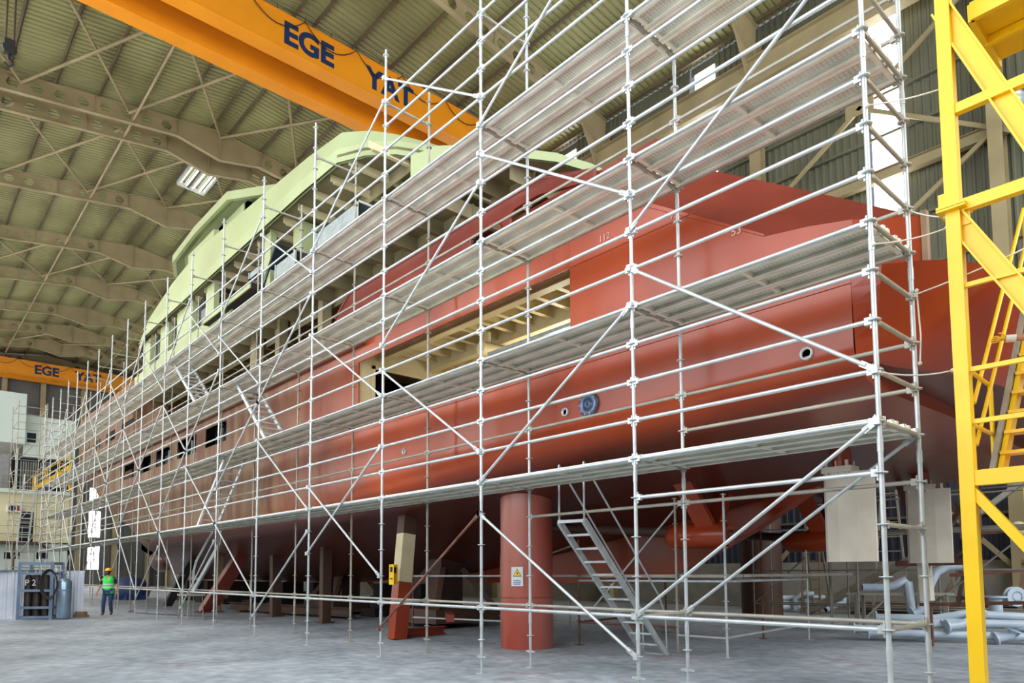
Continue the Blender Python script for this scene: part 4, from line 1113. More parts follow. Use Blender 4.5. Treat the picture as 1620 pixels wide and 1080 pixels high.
for i in range(3):
    for j in range(2):
        c = P0 + dn*(.2+.3*i) + bk*(.28+.42*j)
        b = thing('gas_bottle', 'dark gas bottle inside the blue grey rack', 'gas bottle', (c.x, c.y, .1), 'gas bottles in the rack')
        obj('body', MB().lathe((c.x, c.y, .1), [(.115, 0), (.118, 1.3), (.1, 1.42), (.05, 1.5)], 14), 'darkcyl', b)
        obj('valve', MB().lathe((c.x, c.y, 1.6), [(.03, 0), (.03, .12), (.05, .12), (.05, .16)], 10), 'galvd', b)
hz = MB(); c = P1 + nn*.12 - dn*.02 + V((0, 0, 1.25))
for q in range(5):
    hz.path([c + dn*(.24+.012*q)*math.cos(a) + V((0, 0, (.46+.015*q)*math.sin(a))) + nn*.02*(q-2) for a in [2*math.pi*k/24 for k in range(25)]], .018, 6)
tag(obj('hose', hz, 'cable', None, tuple(c)), 'dark coil of hose hanging on the right post of the bottle rack', 'hose')
cy = thing('gas_cylinder', 'silver blue gas cylinder with an open cage top standing beside the bottle rack', 'gas cylinder', (-26.75, -2.25, 0))
c = (-26.75, -2.25)
obj('body', MB().lathe((*c, 0), [(.2, .03), (.23, .1), (.23, 1.3), (.2, 1.38), (.1, 1.44)], 24), 'silver', cy)
obj('band', MB().lathe((*c, 1.0), [(.233, 0), (.236, .01), (.236, .05), (.233, .06)], 24), 'bluef', cy)
cg = MB()
for k in range(4):
    a = math.pi/2*k; cg.tube((c[0]+.15*math.cos(a), c[1]+.15*math.sin(a), 1.36), (c[0]+.15*math.cos(a), c[1]+.15*math.sin(a), 1.72), .016, 6)
cg.path([(c[0]+.15*math.cos(2*math.pi*k/12), c[1]+.15*math.sin(2*math.pi*k/12), 1.72) for k in range(13)], .018, 6)
obj('valve_cage', cg, 'silver', cy)
obj('valve', MB().lathe((*c, 1.42), [(.05, 0), (.04, .16), (.07, .16), (.07, .2)], 10), 'galvd', cy)
tag(obj('timber_block', MB().box((-27.9, -1.75, 0), (-27.5, -1.3, .1)).box((-27.85, -1.7, .1), (-27.55, -1.35, .2)), 'timber', None, (-27.7, -1.5, 0)), 'small wooden block on the floor right of the silver cylinder', 'block')
tag(obj('barrel', MB().lathe((-50.2, 2.3, 0), [(.28, 0), (.3, .02), (.3, .3), (.31, .31), (.3, .33), (.3, .6), (.31, .61), (.3, .63), (.3, .9)], 16), 'barrel', None, (-50.2, 2.3, 0)), 'amber steel barrel standing on the floor to the left of the worker', 'barrel')
tag(obj('tarpaulin', MB().ball((-47, 4.6, .55), 1.0, 14, 8, (2.2, 1.2, .9)).box((-49, 4.0, 0), (-45, 5.2, .3)), 'tarp', None, (-47, 4.6, 0)), 'dark blue tarpaulin heap behind the scaffold posts near the bow', 'tarpaulin')
tag(obj('floor_cable', MB().path([(-31.5, 1.2, .012), (-30, .6, .012), (-27.5, .9, .012), (-25, 1.6, .012), (-24.2, 2.2, .012)], .02, 6), 'cable', None, (-28, 1, 0)), 'dark cable lying on the floor behind the worker', 'cable')

# ------------------------------------------------------------------ office block at the far left
of = thing('office_block', 'cream office block with an overhanging white box at the far left end of the hall', 'building', (-68, 0, 0))
fx = -66.0
w = MB(); H = [(-8.4, 4.6)]
def face(mb, y0, y1, z0, z1, holes, x0, x1):
    ys = sorted(set([y0, y1]+[v for h in holes for v in h[:2]]))
    for a, b in zip(ys, ys[1:]):
        z = z0
        for s0, s1 in sorted((h[2], h[3]) for h in holes if h[0] <= a and h[1] >= b):
            if s0 > z: mb.box((x0, a, z), (x1, b, s0))
            z = s1
        if z < z1: mb.box((x0, a, z), (x1, b, z1))
face(w, -8.4, 4.6, 4.2, 8.3, [(.95, 1.9, 4.25, 6.7)], fx-.2, fx); w.box((fx-6, 4.4, 0), (fx-.2, 4.6, 8.3))
obj('middle_wall', w, 'plaster', of)
w = MB(); face(w, -8.4, 4.6, 0, 4.1, [(.04, .55, 2.85, 3.4), (.66, 1.08, 2.85, 3.4), (2.2, 3.0, 2.85, 3.4)], fx-.4, fx-.2); obj('ground_wall', w, 'whitep', of)
obj('dark_room', MB().box((fx-1.2, -8, .5), (fx-1.1, 4.4, 11)), 'darkin', of)
w = MB(); face(w, .95, 4.6, 11.2, 14.6, [(1.16, 1.8, 12.4, 13.2)], fx-.2, fx); obj('upper_panel', w, 'whitep', of)
obj('window', MB().box((fx-.15, 1.16, 12.4), (fx-.12, 1.8, 13.2)), 'glass', of)
obj('overhang_box', MB().box((fx-3, -8.4, 12.05), (fx+1.2, .9, 16.1)), 'whitep', of)
obj('overhang_soffit', MB().prism([(fx+.9, -8.4, 12.04), (fx+.9, .7, 12.04), (fx-.1, .1, 11.3), (fx-.1, -8.4, 11.3)], (0, 0, .02)), 'concrete', of)
obj('grey_wall', MB().box((fx-.2, -8.4, 8.4), (fx-.1, .1, 11.4)), 'greyp', of)
obj('terrace_slab', MB().box((fx-2, -8.4, 8.15), (fx+.5, 4.6, 8.45)), 'whitep', of)
obj('terrace_column', MB().box((fx+.2, .45, 8.4), (fx+.35, .6, 12.1)), 'whitep', of)
gl = MB()
obj('glazing', MB().box((fx-.9, .2, 8.45), (fx-.85, 4.5, 11.2)), 'glass', of)
cu = MB()
for k in range(12): cu.box((fx-.84, .9+.17*k, 8.5), (fx-.8, 1.0+.17*k, 10.9))
obj('curtain', cu, 'greyp', of)
obj('balcony_slab', MB().box((fx-.3, -8.4, 4.0), (fx+1.2, 2.2, 4.22)).prism([(fx-.3, 2.2, 4.0), (fx+1.2, 2.2, 4.0), (fx-.3, 3.2, 3.5)], (0, 0, .2)), 'steelbrown', of)
obj('downpipe', MB().tube((fx+.9, .55, 0), (fx+.9, .55, 4.1), .07, 8), 'steelbrown', of)
for z0, y1, zz in ((4.22, 2.1, (4.8, 5.45)), (8.45, 4.4, (9.0, 9.6))):
    r = MB()
    for z in zz: r.tube((fx+.45 if z0 > 5 else fx+1.1, -8.4, z), (fx+.45 if z0 > 5 else fx+1.1, y1, z), .03, 6)
    y = -8.0
    while y < y1: r.tube((fx+.45 if z0 > 5 else fx+1.1, y, z0), (fx+.45 if z0 > 5 else fx+1.1, y, zz[-1]), .025, 6); y += 1.5
    if z0 < 5:
        for z in zz: r.tube((fx+1.1, y1, z), (fx+.2, 3.2, z-1.1), .03, 6)
    obj('railing', r, 'galvd', of)
for y0, y1 in ((.04, .55), (.66, 1.08), (2.2, 3.0)): obj('window', MB().box((fx-.38, y0, 2.85), (fx-.34, y1, 3.4)), 'glass', of)
dr = obj('door', MB().box((fx-.16, .95, 4.25), (fx-.12, 1.9, 6.7)), 'glass', of)
ac = thing('air_conditioner', 'white air conditioner unit on the cream office wall', 'air conditioner', (fx+.2, .45, 6.6))
obj('case', MB().box((fx+.02, .02, 6.6), (fx+.4, .92, 7.22)), 'white', ac)
obj('fan_grille', MB().lathe((fx+.4, .36, 6.9), [(.24, 0), (.24, .02), (.03, .03)], 16, 'X'), 'cable', ac)
obj('logo_panel', MB().box((fx+.4, .68, 6.68), (fx+.41, .86, 7.14)), 'red', ac)
obj('bracket', MB().box((fx, .1, 6.5), (fx+.4, .16, 6.6)).box((fx, .75, 6.5), (fx+.4, .81, 6.6)), 'galvd', ac)
ys = thing('stair', 'yellow steel stair at the far left beside the office block', 'stair', (fx+1.2, 3, 8.4))
a, b = V((fx+1.0, 1.7, 8.5)), V((fx+1.0, 4.2, 10.6))
for o in (V((0, 0, 0)), V((-.8, 0, 0))):
    obj('stringer', MB().bar(a+o, b+o, .1, .3), 'yellow', ys)
    r = MB()
    for h in (.5, 1.0): r.tube(a+o+V((0, 0, h)), b+o+V((0, 0, h)), .035, 6)
    for k in range(4): r.tube(a+(b-a)*k/3+o, a+(b-a)*k/3+o+V((0, 0, 1.0)), .035, 6)
    obj('handrail', r, 'yellow', ys)
for k in range(8): obj('tread', MB().cbox(a+(b-a)*(k+.5)/8+V((-.4, 0, 0)), (.8, .25, .04)), 'yellow', ys)
obj('leg', MB().bar((fx+1.0, 4.2, 8.45), (fx+1.0, 4.0, 10.6), .3, .2, (0, 1, 0)), 'yellow', ys)
# ------------------------------------------------------------------ yellow stair tower
X0, Y0 = .47, .95
tower = thing('stair_tower', 'bright yellow steel stair tower beside the stern at the right edge', 'stair tower', (X0, Y0, 0))
for nm, (x, y) in (('c', (X0, Y0)), ('c', (X0+3.1, Y0)), ('c', (X0+3.1, Y0+2.2))):
    m = MB(); m.box((x-.065, y-.065, 0), (x+.065, y+.065, 9.2)); m.box((x-.16, y-.16, 0), (x+.16, y+.16, .02))
    c = obj('column', m, 'yellow', tower)
    obj('splice_plate', MB().cbox((x, y, 5.3), (.26, .26, .025)).cbox((x, y, 5.27), (.26, .26, .02)).bar((x-.09, y, 5.32), (x-.09, y, 5.5), .012, .1).bar((x+.09, y, 5.1), (x+.09, y, 5.27), .012, .1), 'yellow', c)
def yb(nm, p, q, w, h): return obj(nm, MB().bar(p, q, w, h), 'yellow', tower)
yb('platform_beam', (X0, Y0, 2.5), (X0+3.1, Y0, 2.5), .1, .15)
yb('platform_beam', (X0, Y0+2.2, 2.5), (X0+3.1, Y0+2.2, 2.5), .1, .15)
yb('joist', (X0+.9, Y0, 2.46), (X0+.9, Y0+2.2, 2.46), .08, .12)
obj('platform', MB().box((X0+.1, Y0+.05, 2.56), (X0+3.1, Y0+1.1, 2.59)), 'yellow', tower)
yb('knee_brace', (X0, Y0, 2.42), (X0+1.77, Y0, .0), .08, .09)
yb('guard_rail', (X0, Y0, 3.07), (X0+3.1, Y0, 3.07), .045, .045)
yb('guard_rail', (X0, Y0, 3.6), (X0+3.1, Y0, 3.6), .045, .045)
yb('guard_rail', (X0, Y0, 4.47), (X0+3.1, Y0, 4.47), .045, .045)
yb('mid_beam', (X0, Y0, 5.3), (X0+3.1, Y0, 5.3), .09, .12)
yb('mid_beam', (X0, Y0, 6.34), (X0+3.1, Y0, 6.34), .08, .1)
obj('stair_stringer', MB().ibeam((X0-.02, Y0+.02, 7.5), (X0+1.9, Y0+.02, 2.62), .13, .19, .02), 'yellow', tower)
obj('stair_stringer', MB().ibeam((X0+.01, Y0+.02, 5.2), (X0+1.42, Y0+.02, 2.6), .13, .19, .02), 'yellow', tower)
tl = MB(); tl.box((X0+.1, Y0+.6, 7.72), (X0+1.6, Y0+1.7, 7.75)); tl.bar((X0+.1, Y0+.6, 7.72), (X0+1.6, Y0+.6, 7.72), .06, .2); tl.bar((X0+.1, Y0+.6, 7.72), (X0+.1, Y0+1.7, 7.72), .06, .2); tl.bar((X0+.1, Y0+1.15, 7.66), (X0+1.6, Y0+1.15, 7.66), .05, .1)
obj('top_landing', tl, 'yellow', tower)
# gate frame and gangway stair to the stern deck
gt = MB()
for z in (3.03, 3.58): gt.path([(X0+.05, Y0+.05, z+.02), (X0-.02, Y0+1.05, z+.06)], .022, 8)
gt.path([(X0-.02, Y0+1.05, 3.66), (X0-.02, Y0+1.05, 2.6)], .025, 8)
obj('gate_frame', gt, 'yellow', tower)
sf, sh = V((.85, 1.7, 2.6)), V((1.0, 3.1, 5.0))
for o, m in ((-.33, 'galvd'), (.8, 'yellow')): obj('flight_stringer', MB().bar(sf+V((o, 0, 0)), sh+V((o, 0, 0)), .05, .2), m, tower)
obj('flight_stringer', MB().bar(sf+V((-.27, 0, 0)), sh+V((-.27, 0, 0)), .05, .12), 'yellow', tower)
for k in range(1, 10):
    p = sf+(sh-sf)*k/10; obj('tread', MB().cbox(p+V((.24, 0, 0)), (1.08, .2, .035)), 'yellow', tower)
for o, mm in ((-.36, 'timber'), (.83, 'yellow')):
    h = MB(); h.tube(sf+V((o-.05, -.3, .75)), sh+V((o, 0, 1.0)), .022, 8); h.tube(sf+V((o-.05, -.3, .3)), sh+V((o, 0, .55)), .022, 8)
    h.tube(sh+V((o, 0, 0)), sh+V((o, 0, 1.0)), .022, 8)
    obj('handrail', h, 'yellow', tower)

# ------------------------------------------------------------------ ropes that tie the scaffold to the tower
def rope(pts, label, sag=.04):
    pts = [V(p) for p in pts]; out = []
    for a, b in zip(pts, pts[1:]):
        for k in range(6):
            u = k/6; q = a+(b-a)*u; q.z -= sag*4*u*(1-u)*(b-a).length; out.append(q)
    out.append(pts[-1]); m = MB().path(out, .008, 6)
    for e in (out[0], out[-1]): m.ball(e, .022, 8, 6)
    lo_ = obj('tie_rope', m, 'rope', None, tuple(out[0])); return tag(lo_, label, 'rope', None)
rope([(.03, -.03, 3.5), (X0-.08, Y0-.03, 3.62)], 'white rope tied round the yellow column level with the guard rail')
rope([(.03, -.03, 6.2), (X0-.06, Y0-.03, 6.62)], 'white rope knotted high on the yellow column at the third scaffold deck', .02)
rope([(.03, WID, 5.5), (X0-.08, Y0, 5.25)], 'white rope tied to the splice plate of the yellow column')
rope([(.03, -.02, 4.78), (X0-.07, Y0-.02, 5.12)], 'thin white rope sagging between the second deck and the yellow column', .03)
rope([(.03, WID, 4.56), (X0+.9, Y0-.02, 4.75)], 'white rope running across to the upper yellow stringer', .02)
rope([(.05, WID, 4.6), (.07, WID, 4.1), (.05, WID, 3.8)], 'loose rope end hanging down the inner end post', 0)

# ------------------------------------------------------------------ ducts on the scaffold deck
def duct(x0, x1, y0, y1, z0, z1, label):
    t = thing('air_duct', label, 'duct', ((x0+x1)/2, y0, z0))
    m = MB(); m.box((x0, y0, z0), (x1, y1, z0+.02)); m.box((x0, y0, z1-.02), (x1, y1, z1)); m.box((x0, y0, z0), (x1, y0+.02, z1)); m.box((x0, y1-.02, z0), (x1, y1, z1))
    m.box((x0+.05, y0+.02, z0), (x0+.07, y1, z1)); obj('casing', m, 'duct', t)
    for x in (x0, x1):
        f = MB()
        f.box((x-.02, y0-.04, z0-.04), (x+.02, y0+.02, z1+.04)); f.box((x-.02, y1-.02, z0-.04), (x+.02, y1+.04, z1+.04)); f.box((x-.02, y0-.04, z0-.04), (x+.02, y1+.04, z0+.01)); f.box((x-.02, y0-.04, z1-.01), (x+.02, y1+.04, z1+.04))
        obj('flange', f, 'galv', t)
duct(-15.6, -13.3, 1.75, 2.7, 10.55, 11.35, 'long galvanised box duct below the sun deck soffit')
duct(-18.3, -16.9, 1.7, 2.5, 10.55, 11.3, 'shorter galvanised duct forward of the long box duct')
duct(-21.0, -19.4, 1.9, 2.4, 11.75, 12.0, 'thin foil wrapped duct at the edge of the sun deck soffit')

# ------------------------------------------------------------------ pipes and clutter on the right floor
def spool(pts, r, label, fl=(True, True), group=None, mt='pipe'):
    pts = [V(p) for p in pts]; t = thing('pipe_spool', label, 'pipe', tuple(pts[0]), group)
    obj('pipe', MB().path(pts, r, 12), mt, t)
    for e, d, on in ((pts[0], pts[1]-pts[0], fl[0]), (pts[-1], pts[-2]-pts[-1], fl[1])):
        if on: d.normalize(); obj('flange', MB().tube(e, e+d*.035, r*1.75, 16).tube(e-d*.005, e, r*.7, 12), mt, t)
        else: d.normalize(); obj('end_cap', MB().tube(e-d*.004, e+d*.002, r*.8, 12), 'black', t)
    return t
def arc(c, r, a0, a1, u, w, n=6):
    c, u, w = V(c), V(u), V(w); return [c+u*(r*math.cos(math.radians(a0+(a1-a0)*k/n)))+w*(r*math.sin(math.radians(a0+(a1-a0)*k/n))) for k in range(n+1)]
dx = V((.86, .5, 0)).normalized(); dy = V((-.5, .86, 0))
B0 = V((-3.72, 9.7, 0))
def Pp(a, b, z): return tuple(B0 + dx*a + dy*b + V((0, 0, z)))
spool([Pp(-.25, 0, .2), Pp(3.1, 0, .16)], .085, 'long straight pale pipe in front of the pipe heap, flanged at both ends')
spool([Pp(-.55, .12, .28), Pp(.1, .2, .24), Pp(.9, .25, .22)], .09, 'short flanged pipe at the left end of the pipe heap')
spool([Pp(.0, .5, .5), Pp(1.2, .45, .5), Pp(1.5, .4, .56), Pp(1.8, .4, .62), Pp(3.2, .4, .55)], .09, 'kinked pale pipe on top of the heap')
spool([Pp(.05, .35, .3), Pp(1.5, .3, .42), Pp(2.9, .25, .4)], .1, 'thick pale pipe in the middle of the heap', (True, False))
spool([Pp(.3, .15, .34)] + [Pp(.5, .15, .36), Pp(.9, .1, .34), Pp(1.3, .12, .4)], .06, 'thin bent pipe lying on the front of the heap', (False, True))
spool([Pp(1.3, -.08, .36), Pp(1.6, -.02, .4), Pp(1.9, .1, .55), Pp(2.1, .2, .7)], .09, 'elbow pipe propped on the heap behind the yellow column', (True, False))
spool([Pp(2.2, -.12, .12), Pp(2.5, -.1, .2), Pp(2.55, -.1, .32)], .09, 'small elbow with a round flange at the right of the heap')
spool([Pp(2.7, .3, .34), Pp(3.2, .1, .32), Pp(3.7, .0, .2)], .09, 'bent pipe at the right end of the heap', (False, True))
spool([Pp(2.55, .9, .45), Pp(2.55, .9, 1.0)], .13, 'upright pipe stub with a broad flange on top of it', (False, True))
spool([Pp(3.0, 1.3, .98), Pp(3.05, 1.15, .98)], .13, 'round pale flange facing the viewer behind the upright stub')
# trestle with two bent pipes
TC = V((-4.0, 11.6, 0))
t = thing('trestle_table', 'light steel trestle carrying two bent pale pipes', 'trestle', tuple(TC))
obj('top_rail', MB().bar(TC+V((-1.1, -.3, 1.0)), TC+V((1.0, .9, 1.0)), .06, .06).bar(TC+V((-1.1, .2, 1.0)), TC+V((.8, 1.3, 1.0)), .06, .06), 'galvd', t)
for a, b in ((-.9, -.2), (.85, .8), (-.9, .25), (.7, 1.2)): obj('leg', MB().bar(TC+V((a, b, 0)), TC+V((a, b, 1.0)), .07, .07), 'galvd', t)
obj('stay', MB().bar(TC+V((-.9, -.2, .2)), TC+V((-.2, .2, 1.0)), .04, .04), 'galvd', t)
spool([TC+V((-.75, -.15, 1.16)), TC+V((-.3, .1, 1.16)), TC+V((-.1, .22, 1.22)), TC+V((.1, .34, 1.38)), TC+V((.15, .36, 1.3)), TC+V((.2, .36, .55))], .1, 'pale pipe elbow lying on the trestle', (False, False))
spool([TC+V((.4, -.2, .55)), TC+V((.55, -.1, .62)), TC+V((.75, .1, 1.3)), TC+V((.85, .2, 1.55)), TC+V((1.05, .35, 1.68)), TC+V((1.3, .5, 1.7))], .1, 'tall s shaped pale pipe leaning on the trestle', (True, False))
# second heap far behind
G0 = V((-10.6, 19.4, 0))
spool([G0+V((-1.0, -1.2, .55)), G0+V((.9, .9, .55))], .1, 'upper straight pipe of the far heap under the rudder plate', (False, False))
spool([G0+V((-1.0, -1.3, .2)), G0+V((.4, .2, .2))], .12, 'lower flanged pipe of the far heap under the rudder plate', (False, True))
spool([G0+V((-.9, -1.0, .36)), G0+V((.2, .1, .34))], .1, 'middle pipe of the far heap under the rudder plate', (False, False))
spool([G0+V((.3, -.3, .1)), G0+V((.32, -.28, .55)), G0+V((.5, -.1, .7)), G0+V((.8, .2, .7))], .1, 'arched pipe end of the far heap', (False, False))
spool([G0+V((.55, .1, .1)), G0+V((.56, .1, .95))], .1, 'upright stub of the far pipe heap', (False, False))
spool([G0+V((.9, -.2, .1)), G0+V((1.3, .5, .55))], .1, 'slanting pipe with a black mouth at the far heap', (False, False))
spool([G0+V((1.3, .1, .12)), G0+V((1.7, .8, .4)), G0+V((1.7, .9, .9))], .1, 'slanting elbow at the right end of the far heap', (False, False))
# stacked sheets, timbers and stands along the right wall
for i, (x, y, w, d_, z0, z1, lab) in enumerate(((-6.5, 20.2, 3.6, 1.6, 0, .42, 'broad pile of grey sheets along the right wall behind the trestle'), (-3.2, 20.4, 2.6, 1.5, 0, .6, 'dark pile of sheets along the right wall behind the yellow column'))):
    t = thing('sheet_pile', lab, 'sheet pile', (x, y, 0)); z = z0; k = 0
    while z < z1:
        o = random.uniform(-.15, .15); obj('sheet', MB().box((x-w/2+o, y-d_/2+o*.5, z), (x+w/2+o, y+d_/2, z+.05)), 'paper', t); z += .06; k += 1
    obj('plywood', MB().box((x-w/2, y-d_/2+.2, z), (x+w/2-.6, y+d_/2, z+.03)), 'timber', t)
def stand(name, x, y, h, w, mt, label):
    t = thing(name, label, 'stand', (x, y, 0))
    for s in (-1, 1):
        obj('leg', MB().bar((x+s*w, y, 0), (x+s*w*.35, y+.1, h), .14, .1), mt, t)
        obj('stay', MB().bar((x+s*w*1.3, y+.5, 0), (x+s*w*.6, y+.1, h*.55), .08, .08), mt, t)
    obj('head', MB().box((x-w*.6, y-.05, h-.1), (x+w*.6, y+.2, h)), mt, t)
    obj('crossbar', MB().box((x-w*.8, y, h*.45), (x+w*.8, y+.08, h*.45+.1)), mt, t)
stand('timber_stand', -2.65, 18.2, 1.9, .32, 'timber', 'raw timber stand with a square head right of the yellow column')
stand('steel_stand', -3.9, 17.2, 1.55, .5, 'steelbrown', 'brown steel stand half hidden by the yellow column')
t = thing('tall_post', 'tall pale timber post with a rusty clamp between the two end posts of the scaffold', 'post', (-2.6, 9.4, .9))
obj('post', MB().bar((-2.62, 9.4, .95), (-2.72, 9.4, 3.5), .26, .2, (1, 0, 0)), 'rudder', t)
obj('clamp', MB().cbox((-2.66, 9.28, 2.05), (.3, .16, .55)), 'rust', t)
obj('stay', MB().bar((-2.6, 9.4, 1.8), (-3.3, 9.6, 4.0), .1, .1), 'rust', t)
obj('stay', MB().bar((-2.6, 9.4, 1.9), (-1.2, 9.4, 3.8), .14, .1), 'steelbrown', t)
obj('cross_beam', MB().bar((-3.2, 9.4, 1.74), (-1.6, 9.4, 1.76), .14, .12), 'rust', t)
obj('foot_beam', MB().bar((-2.8, 9.5, .86), (-.2, 9.0, 1.0), .07, .07), 'rust', t)
for x, y in ((-2.6, 9.45), (-.6, 9.1)): obj('leg', MB().bar((x, y, 0), (x, y, .86), .08, .08), 'rust', t)
t = thing('work_lamp', 'small round work lamp on a short pole at the inner end post of the scaffold', 'lamp', (-2.0, 9.2, 1.8))
obj('pole', MB().tube((-2.1, 9.3, 1.8), (-1.7, 9.1, 2.1), .03, 8), 'rust', t); obj('bulb', MB().ball((-1.72, 9.1, 1.95), .13, 12, 8), 'cream', t)
t = thing('steel_post', 'brown steel post with a bolted joint and a side lamp right of the yellow column', 'post', (-4.3, 19.0, 0))
obj('post', MB().bar((-4.3, 19.0, 0), (-4.5, 19.0, 5.2), .3, .25, (1, 0, 0)), 'steelbrown', t)
obj('joint', MB().cbox((-4.25, 18.85, 3.0), (.55, .3, .8)), 'rust', t)
obj('arm', MB().bar((-4.3, 18.9, 2.75), (-3.2, 18.9, 2.8), .1, .1), 'rust', t)
obj('side_lamp', MB().ball((-3.0, 18.9, 2.85), .24, 12, 8), 'cream', t)
obj('stay', MB().bar((-5.6, 19.0, 5.0), (-4.4, 19.0, 3.2), .16, .12), 'steelbrown', t)
obj('stay', MB().bar((-4.2, 19.1, 3.3), (-1.8, 19.3, 5.2), .22, .16), 'galvd', t)
obj('stay', MB().bar((-5.2, 19.0, .6), (-4.4, 19.0, 2.2), .12, .12), 'timber', t)
t = thing('step_ladder', 'grey wooden step ladder in the shade between the brown pillar and the rudder plate', 'ladder', (-9.6, 19.2, 0))
for s in (-.35, .35):
    obj('rail', MB().bar((-9.6+s, 18.9, 0), (-9.6+s*.8, 19.2, 2.9), .07, .06), 'timber', t)
    obj('back_leg', MB().bar((-9.6+s, 19.9, 0), (-9.6+s*.8, 19.3, 2.8), .06, .05), 'timber', t)
for k in range(8): obj('rung', MB().bar((-9.95+.02*k, 18.95+.04*k, .35*(k+.6)), (-9.25-.02*k, 18.95+.04*k, .35*(k+.6)), .08, .04), 'timber', t)
t = thing('gas_bottle_trolley', 'pale bottle on a trolley near the right edge by the concrete plinth', 'gas bottle', (-1.75, 18.9, 0))
obj('bottle', MB().lathe((-1.75, 18.9, .15), [(.2, 0), (.22, .05), (.22, 1.2), (.14, 1.4), (.05, 1.5)], 18), 'cream', t)
obj('trolley', MB().path([(-2.05, 18.7, .1), (-2.05, 18.7, 1.6), (-1.9, 18.7, 1.8), (-1.6, 18.7, 1.8), (-1.45, 18.7, 1.6), (-1.45, 18.7, .1)], .03, 8), 'cable', t)
tag(obj('angle_offcut', MB().prism([(-1.6, 12.0, 0), (-.9, 12.4, 0), (-.9, 12.4, .95)], (.05, -.05, 0)), 'steelbrown', None, (-1.3, 12.2, 0)), 'dark brown steel offcut leaning at the right edge in front of the flange', 'offcut')
for i, (a, b, w, lab) in enumerate((((-9.5, 18.5, .1), (-4.6, 17.3, 2.4), .24, 'long grey beam leaning up to the right behind the rudder plate'), ((-3.8, 15.0, 1.45), (-1.5, 16.0, 1.65), .1, 'thin brown bar lying level behind the pipes'))):
    tag(obj('leaning_beam', MB().bar(a, b, w, w), 'galvd' if i == 0 else 'rust', None, a), lab, 'beam')
for x, lab in ((-6.6, 'first grey a frame ladder right of the rudder plate by the right wall'), (-5.2, 'second grey a frame ladder right of the rudder plate by the right wall')):
    t = thing('step_ladder', lab, 'ladder', (x, 18.6, 0))
    for s in (-.6, .6):
        obj('rail', MB().bar((x+s, 18.4, 0), (x+s*.3, 18.7, 5.0), .06, .06), 'galvd', t)
    for k in range(9): obj('rung', MB().bar((x-.56+.04*k, 18.45+.03*k, .5*(k+.5)), (x+.56-.04*k, 18.45+.03*k, .5*(k+.5)), .06, .04), 'galvd', t)

# ------------------------------------------------------------------ people
def skin_obj(name, pts, edges, rad, m, parent, sub=2):
    """pts in world coordinates; first point is the root; rad = (rx, ry) or r"""
    off = ROOTLOC[rootof(parent).name]
    me = bpy.data.meshes.new(name); me.from_pydata([tuple(V(p)-off) for p in pts], edges, []); me.update()
    o = bpy.data.objects.new(name, me); COL.objects.link(o)
    sk = o.modifiers.new('skin', 'SKIN'); sk.use_smooth_shade = True
    for i, r in enumerate(rad):
        r = r if isinstance(r, tuple) else (r, r); me.skin_vertices[0].data[i].radius = r
        me.skin_vertices[0].data[i].use_root = (i == 0)
    s = o.modifiers.new('sub', 'SUBSURF'); s.levels = sub; s.render_levels = sub
    bpy.context.view_layer.update()
    m2 = bpy.data.meshes.new_from_object(o.evaluated_get(bpy.context.evaluated_depsgraph_get()))
    bpy.data.objects.remove(o)
    m2.polygons.foreach_set('use_smooth', [True]*len(m2.polygons)); m2.materials.clear(); m2.materials.append(MT[m])
    o = bpy.data.objects.new(name, m2); COL.objects.link(o); o.parent = parent
    return o
